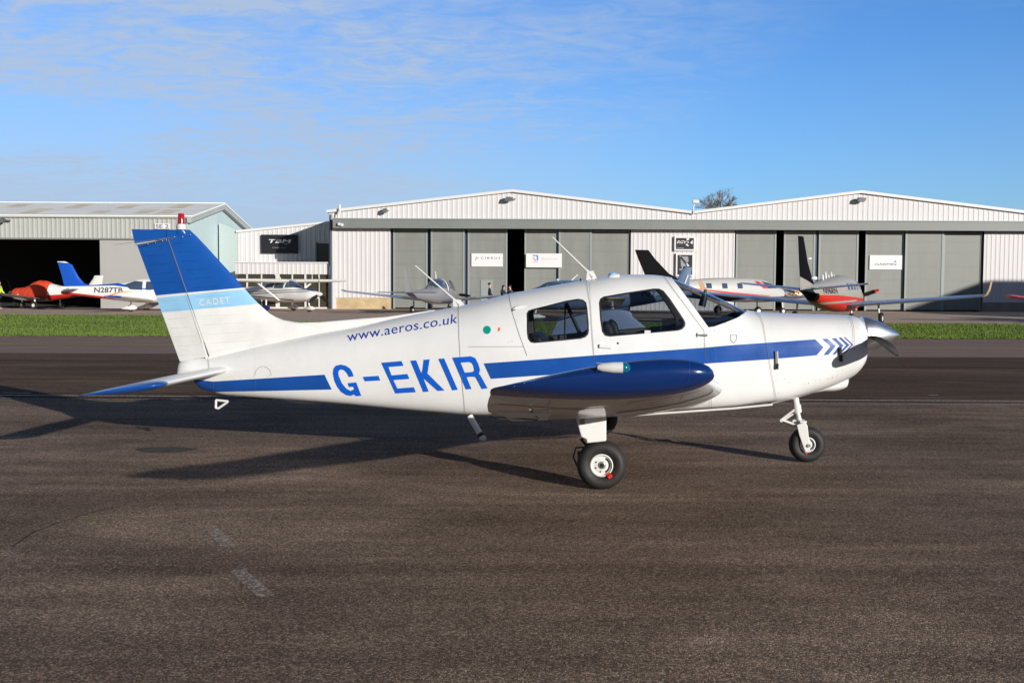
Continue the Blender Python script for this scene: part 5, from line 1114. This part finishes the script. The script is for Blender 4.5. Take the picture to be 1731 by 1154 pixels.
# aircraft under an orange-red cover, nose to the left
cov, fuc = aeroplane('low-wing aircraft under orange-red cover, nose pointing left', 76, 68, R(166), sr(body='bgwhite',
  st=[(-4.1, 1.3, 1.0, .05), (-2.6, 1.34, .82, .24), (-1.2, 1.45, .62, .42), (-.4, 1.6, .5, .5), (.3, 1.62, .46, .54), (.9, 1.5, .48, .52), (1.4, 1.3, .5, .48), (2.1, 1.26, .6, .4), (2.3, 1.16, .7, .26)],
  fin=dict(m='bgwhite', s=[(1.2, -2.9, -4.1, .06), (1.9, -3.5, -4.2, .05), (2.1, -3.6, -4.25, .03)]),
  wings=[dict(name='wing', m='bggrey', s=[(.4, .75, -.6, .62, .1), (5.0, .5, -.45, 1.1, .06)], tip=[(.15, -.1, .03, -.03, .6)], tm='bgred'), dict(name='stabilizer', m='bgwhite', s=[(.05, -3.4, -4.1, 1.2, .04), (1.7, -3.5, -4.1, 1.2, .03)])],
  patches=[('red_belly', [(-4.1, 1.1), (-.5, .85), (-.5, .4), (-4.1, .4)], 'bgred', 0, .011)],
  prop=(2.3, 1.0, .9, .14, 'steelblue', 2, 65), wheels=[(-.2, 1.3, .24, .6, 'none'), (-.2, -1.3, .24, .6, 'none'), (1.7, 0, .22, .7, 'none')]))
cs = [(-.55, 1.58, .62, .54), (-.2, 1.74, .5, .58), (.3, 1.78, .48, .6), (.7, 1.66, .46, .58), (1.1, 1.44, .48, .54), (1.5, 1.33, .55, .48), (2.0, 1.29, .6, .43), (2.28, 1.2, .7, .3)]
ct, cbm, cw_ = (pchip([(s[0], s[i]) for s in cs]) for i in (1, 2, 3)); rnd = random.Random(2)
cl = loft([(x, ct(x), cbm(x), cw_(x), .95, 2.1, 2.4) for x in [-.55 + 2.83 * i / 50 for i in range(51)]], 48); cl.normal_update()
for v in cl.verts: v.co += v.normal * (.008 * math.sin(v.co.x * 17 + v.co.z * 9) + .008 * math.sin(v.co.x * 41 - v.co.z * 5))
obj('fabric_cover', cl, M['coverred'], cov, ang=80)

# grey aircraft seen from behind, left of centre, wings tinted as sky-lit shade
aeroplane('grey light aircraft seen from behind with blue wings spread', 740, 62, R(73), sr(body='bggrey',
  st=[(-4.7, 1.3, 1.1, .05), (-3.2, 1.34, .84, .22), (-1.8, 1.42, .66, .4), (-1.1, 1.6, .56, .5), (-.4, 1.92, .52, .56), (.3, 2.0, .5, .58), (.9, 1.84, .5, .58), (1.5, 1.42, .52, .54), (2.2, 1.34, .6, .46), (2.9, 1.18, .75, .28)],
  fin=dict(m='bggrey', s=[(1.2, -3.9, -4.9, .06), (1.9, -4.4, -5.05, .05), (2.5, -4.75, -5.2, .035)]),
  wings=[dict(name='wing', m='wingblue', s=[(.4, .75, -.6, .72, .1), (5.8, .3, -.35, 1.22, .05)], tip=[(.2, -.15, .08, -.05, .5)], tm='wingblue'), dict(name='stabilizer', m='wingblue', s=[(.05, -4.2, -4.85, 1.22, .04), (1.7, -4.3, -4.85, 1.22, .03)])],
  patches=[('canopy_glass', [(-1.2, 1.45), (1.3, 1.4), (1.0, 2.1), (-1.0, 2.1)], 'canopy', 0, .012), ('canopy_frame', [(.1, 1.3), (.22, 1.3), (.22, 2.1), (.1, 2.1)], 'bgwhite', 0, .016)],
  prop=(2.9, 1.05, .95, .15, 'bgorange', 3, 185), wheels=[(-.5, 1.4, .2, .7, 'steel'), (-.5, -1.4, .2, .7, 'steel'), (2.0, 0, .17, .7, 'steel')], antennas=[([(-.3, 0, 1.98), (-.4, 0, 2.4)], .02)]))
# high-wing aircraft by the glazed office block
ce, fce = aeroplane('white high-wing aircraft with blue cowl and dark stripes', 479, 64, R(-30), dict(body='bgwhite',
  st=[(-5.4, 1.35, 1.15, .05), (-3.5, 1.4, .95, .24), (-2, 1.5, .72, .42), (-1.1, 1.7, .6, .52), (-.4, 1.82, .55, .56), (.5, 1.84, .54, .57), (1.0, 1.66, .55, .56), (1.45, 1.4, .58, .54), (2.2, 1.34, .66, .48), (2.6, 1.2, .82, .34)],
  wings=[dict(name='wing', m='bgwhite', s=[(.3, .75, -.85, 1.82, .12), (2.8, .72, -.8, 1.84, .11), (5.3, .5, -.55, 1.86, .07)], tip=[(.15, -.1, -.03, -.03, .6)], tm='bgred'), dict(name='stabilizer', m='bgwhite', s=[(.05, -4.5, -5.3, 1.35, .04), (1.8, -4.6, -5.3, 1.35, .03)])],
  fin=dict(m='bgwhite', s=[(1.35, -3.6, -5.3, .06), (1.9, -4.4, -5.4, .05), (2.7, -5.0, -5.6, .03)]),
  patches=[('cowl_paint', [(1.1, 1.44), (2.62, 1.2), (2.62, 1.5), (1.2, 1.6)], 'navy', 0, .011), ('side_window', rect(-1.0, -.35, 1.42, 1.75), 'canopy', 0, .011), ('side_window', rect(-.25, .45, 1.38, 1.8), 'canopy', 0, .011), ('windshield', [(.55, 2.0), (.6, 1.42), (1.35, 1.44), (.95, 1.8)], 'canopy', 0, .011)] +
          [('dark_stripe', [(-4.5, z0), (-4.5, z0 + .05), (2.3, z0 + .3), (2.3, z0 + .27)], 'navy', 0, .012) for z0 in (.92, 1.04)] + [('dark_stripe', [(-4.0, 1.0), (-4.0, 1.05), (1.2, .72), (1.2, .68)], 'navy', 0, .013)],
  prop=(2.6, 1.05, .98, .16, 'bgwhite', 3, 90), wheels=[(-.3, 1.25, .2, .7, 'bgwhite'), (-.3, -1.25, .2, .7, 'navy'), (2.0, 0, .18, .75, 'bgwhite')], antennas=[([(-.5, .2, 1.85), (-.9, .2, 2.25)], .02), ([(0, -.2, 1.9), (-.35, -.2, 2.35)], .02), ([(0, 2.6, 1.9), (0, 2.6, 2.25)], .015)]))
for q in (-1, 1):
    bm = bmesh.new(); tube(bm, [(.1, q * .5, .68), (.15, q * 2.5, 1.78)], [.055, .05], 8); obj('wing_strut', bm, M['bgwhite'], ce)
# aircraft beyond the right edge of the frame: only its red wing tip shows
aeroplane('aircraft cut off by the right edge, only a red wing tip showing', 1903, 50, R(88), sr(body='bgwhite', wings=[dict(name='wing', m='bgred', s=[(.4, .75, -.7, .7, .1), (5.2, .5, -.5, 1.22, .09)], tip=[(.18, -.1, .02, .05, .7)], tm='bgred'), dict(name='stabilizer', m='bgred', s=[(.05, -4.0, -4.75, 1.2, .04), (1.9, -4.2, -4.75, 1.2, .03)])]))

# ---------------------------------------------------------------- people by the open door
M['skin'] = mat('skin', (.55, .33, .24), .6); M['hair'] = mat('dark_hair', (.03, .02, .015), .8); M['jacket'] = mat('navy_jacket', (.012, .016, .035), .8); M['jacket2'] = mat('grey_jacket', (.07, .07, .085), .8); M['hiviz'] = mat('hi_vis_yellow', (.6, .75, .05), .6)
def skinned(name, verts, edges, rad, m, parent=None):
    me = bpy.data.meshes.new(name); me.from_pydata(verts, edges, []); me.materials.append(m); o = bpy.data.objects.new(name, me); C.objects.link(o)
    o.modifiers.new('skin', 'SKIN'); ly = me.skin_vertices[0].data
    for i, r in enumerate(rad): ly[i].radius = r if isinstance(r, tuple) else (r, r)
    ly[0].use_root = True; s = o.modifiers.new('sub', 'SUBSURF'); s.levels = s.render_levels = 2
    if parent: o.parent = parent
    return o
def person(px, depth, yaw, h, label, jm, arms=((-.28, .05, 1.1), (-.26, .25, .92)), lean=0.0, group='people standing by the open hangar door'):
    k = h / 1.75; p = Vector((wx(px, depth), depth, 0)); root = thing('person', p, yaw, label, 'person', group)
    Ln = lambda v: ((v[0]) * k, (v[1] + lean * max(0, v[2] - .9)) * k, v[2] * k)
    (ex_, ey_, ez_), (hx_, hy_, hz_) = arms
    V = [(0, 0, .95), (0, 0, 1.15), (0, 0, 1.38), (0, 0, 1.5), (0, .02, 1.6), (0, .03, 1.70), (-.18, 0, 1.40), (ex_, ey_, ez_), (hx_, hy_, hz_), (.18, 0, 1.40), (-ex_, ey_, ez_), (-hx_, hy_, hz_), (-.1, 0, .88), (-.11, .02, .48), (-.11, 0, .08), (-.11, .13, .03), (.1, 0, .88), (.11, .02, .48), (.11, 0, .08), (.11, .13, .03)]
    E_ = [(0, 1), (1, 2), (2, 3), (3, 4), (4, 5), (2, 6), (6, 7), (7, 8), (2, 9), (9, 10), (10, 11), (0, 12), (12, 13), (13, 14), (14, 15), (0, 16), (16, 17), (17, 18), (18, 19)]
    Rr = [(.14, .1), (.13, .1), (.15, .1), .055, (.075, .09), (.06, .075), .055, .042, .03, .055, .042, .03, .075, .055, .04, .035, .075, .055, .04, .035]
    skinned('body', [Ln(v) for v in V], E_, [tuple(c * k for c in r) if isinstance(r, tuple) else r * k for r in Rr], M['skin'], root)
    idx = [0, 1, 2, 6, 7, 8, 9, 10, 11]; mp_ = {j: i for i, j in enumerate(idx)}
    skinned('jacket', [Ln(V[j]) if j not in (8, 11) else tuple(a * .8 + b * .2 for a, b in zip(Ln(V[j]), Ln(V[j - 1]))) for j in idx], [(mp_[a], mp_[b]) for a, b in E_ if a in mp_ and b in mp_], [tuple(c * k * 1.22 for c in Rr[j]) if isinstance(Rr[j], tuple) else Rr[j] * k * 1.4 for j in idx], M[jm], root)
    idx = [0, 12, 13, 14, 16, 17, 18]; mp_ = {j: i for i, j in enumerate(idx)}
    skinned('trousers', [Ln(V[j]) for j in idx], [(mp_[a], mp_[b]) for a, b in E_ if a in mp_ and b in mp_], [tuple(c * k * 1.1 for c in Rr[j]) if isinstance(Rr[j], tuple) else Rr[j] * k * 1.2 for j in idx], M['jacket'], root)
    bm = bmesh.new(); bmesh.ops.create_uvsphere(bm, u_segments=14, v_segments=10, radius=.105 * k)
    hp = Vector(Ln((0, -.012, 1.70)))
    for v in bm.verts: v.co = Vector((v.co.x * .85, v.co.y * 1.0, v.co.z * .85)) + hp
    bmesh.ops.bisect_plane(bm, geom=bm.verts[:] + bm.edges[:] + bm.faces[:], plane_co=hp + Vector((0, .05 * k, -.02 * k)), plane_no=(0, .8, -.6), clear_outer=True)
    obj('hair', bm, M['hair'], root); return root
person(827.5, 66, R(-90), 1.74, 'person in dark navy jacket standing apart by the small door', 'jacket')
person(848.5, 64, R(-60), 1.60, 'person in grey jacket leaning forward, in the middle of three', 'jacket2', ((-.3, .15, 1.15), (-.2, .4, 1.1)), .12)
person(863, 66, R(120), 1.60, 'person with dark hair right at the black door gap', 'jacket2', ((-.3, .12, 1.15), (-.2, .35, 1.15)), .08)
person(-1, 66, R(-90), 1.74, 'person in yellow hi-vis vest cut by the left edge', 'hiviz', group='people')
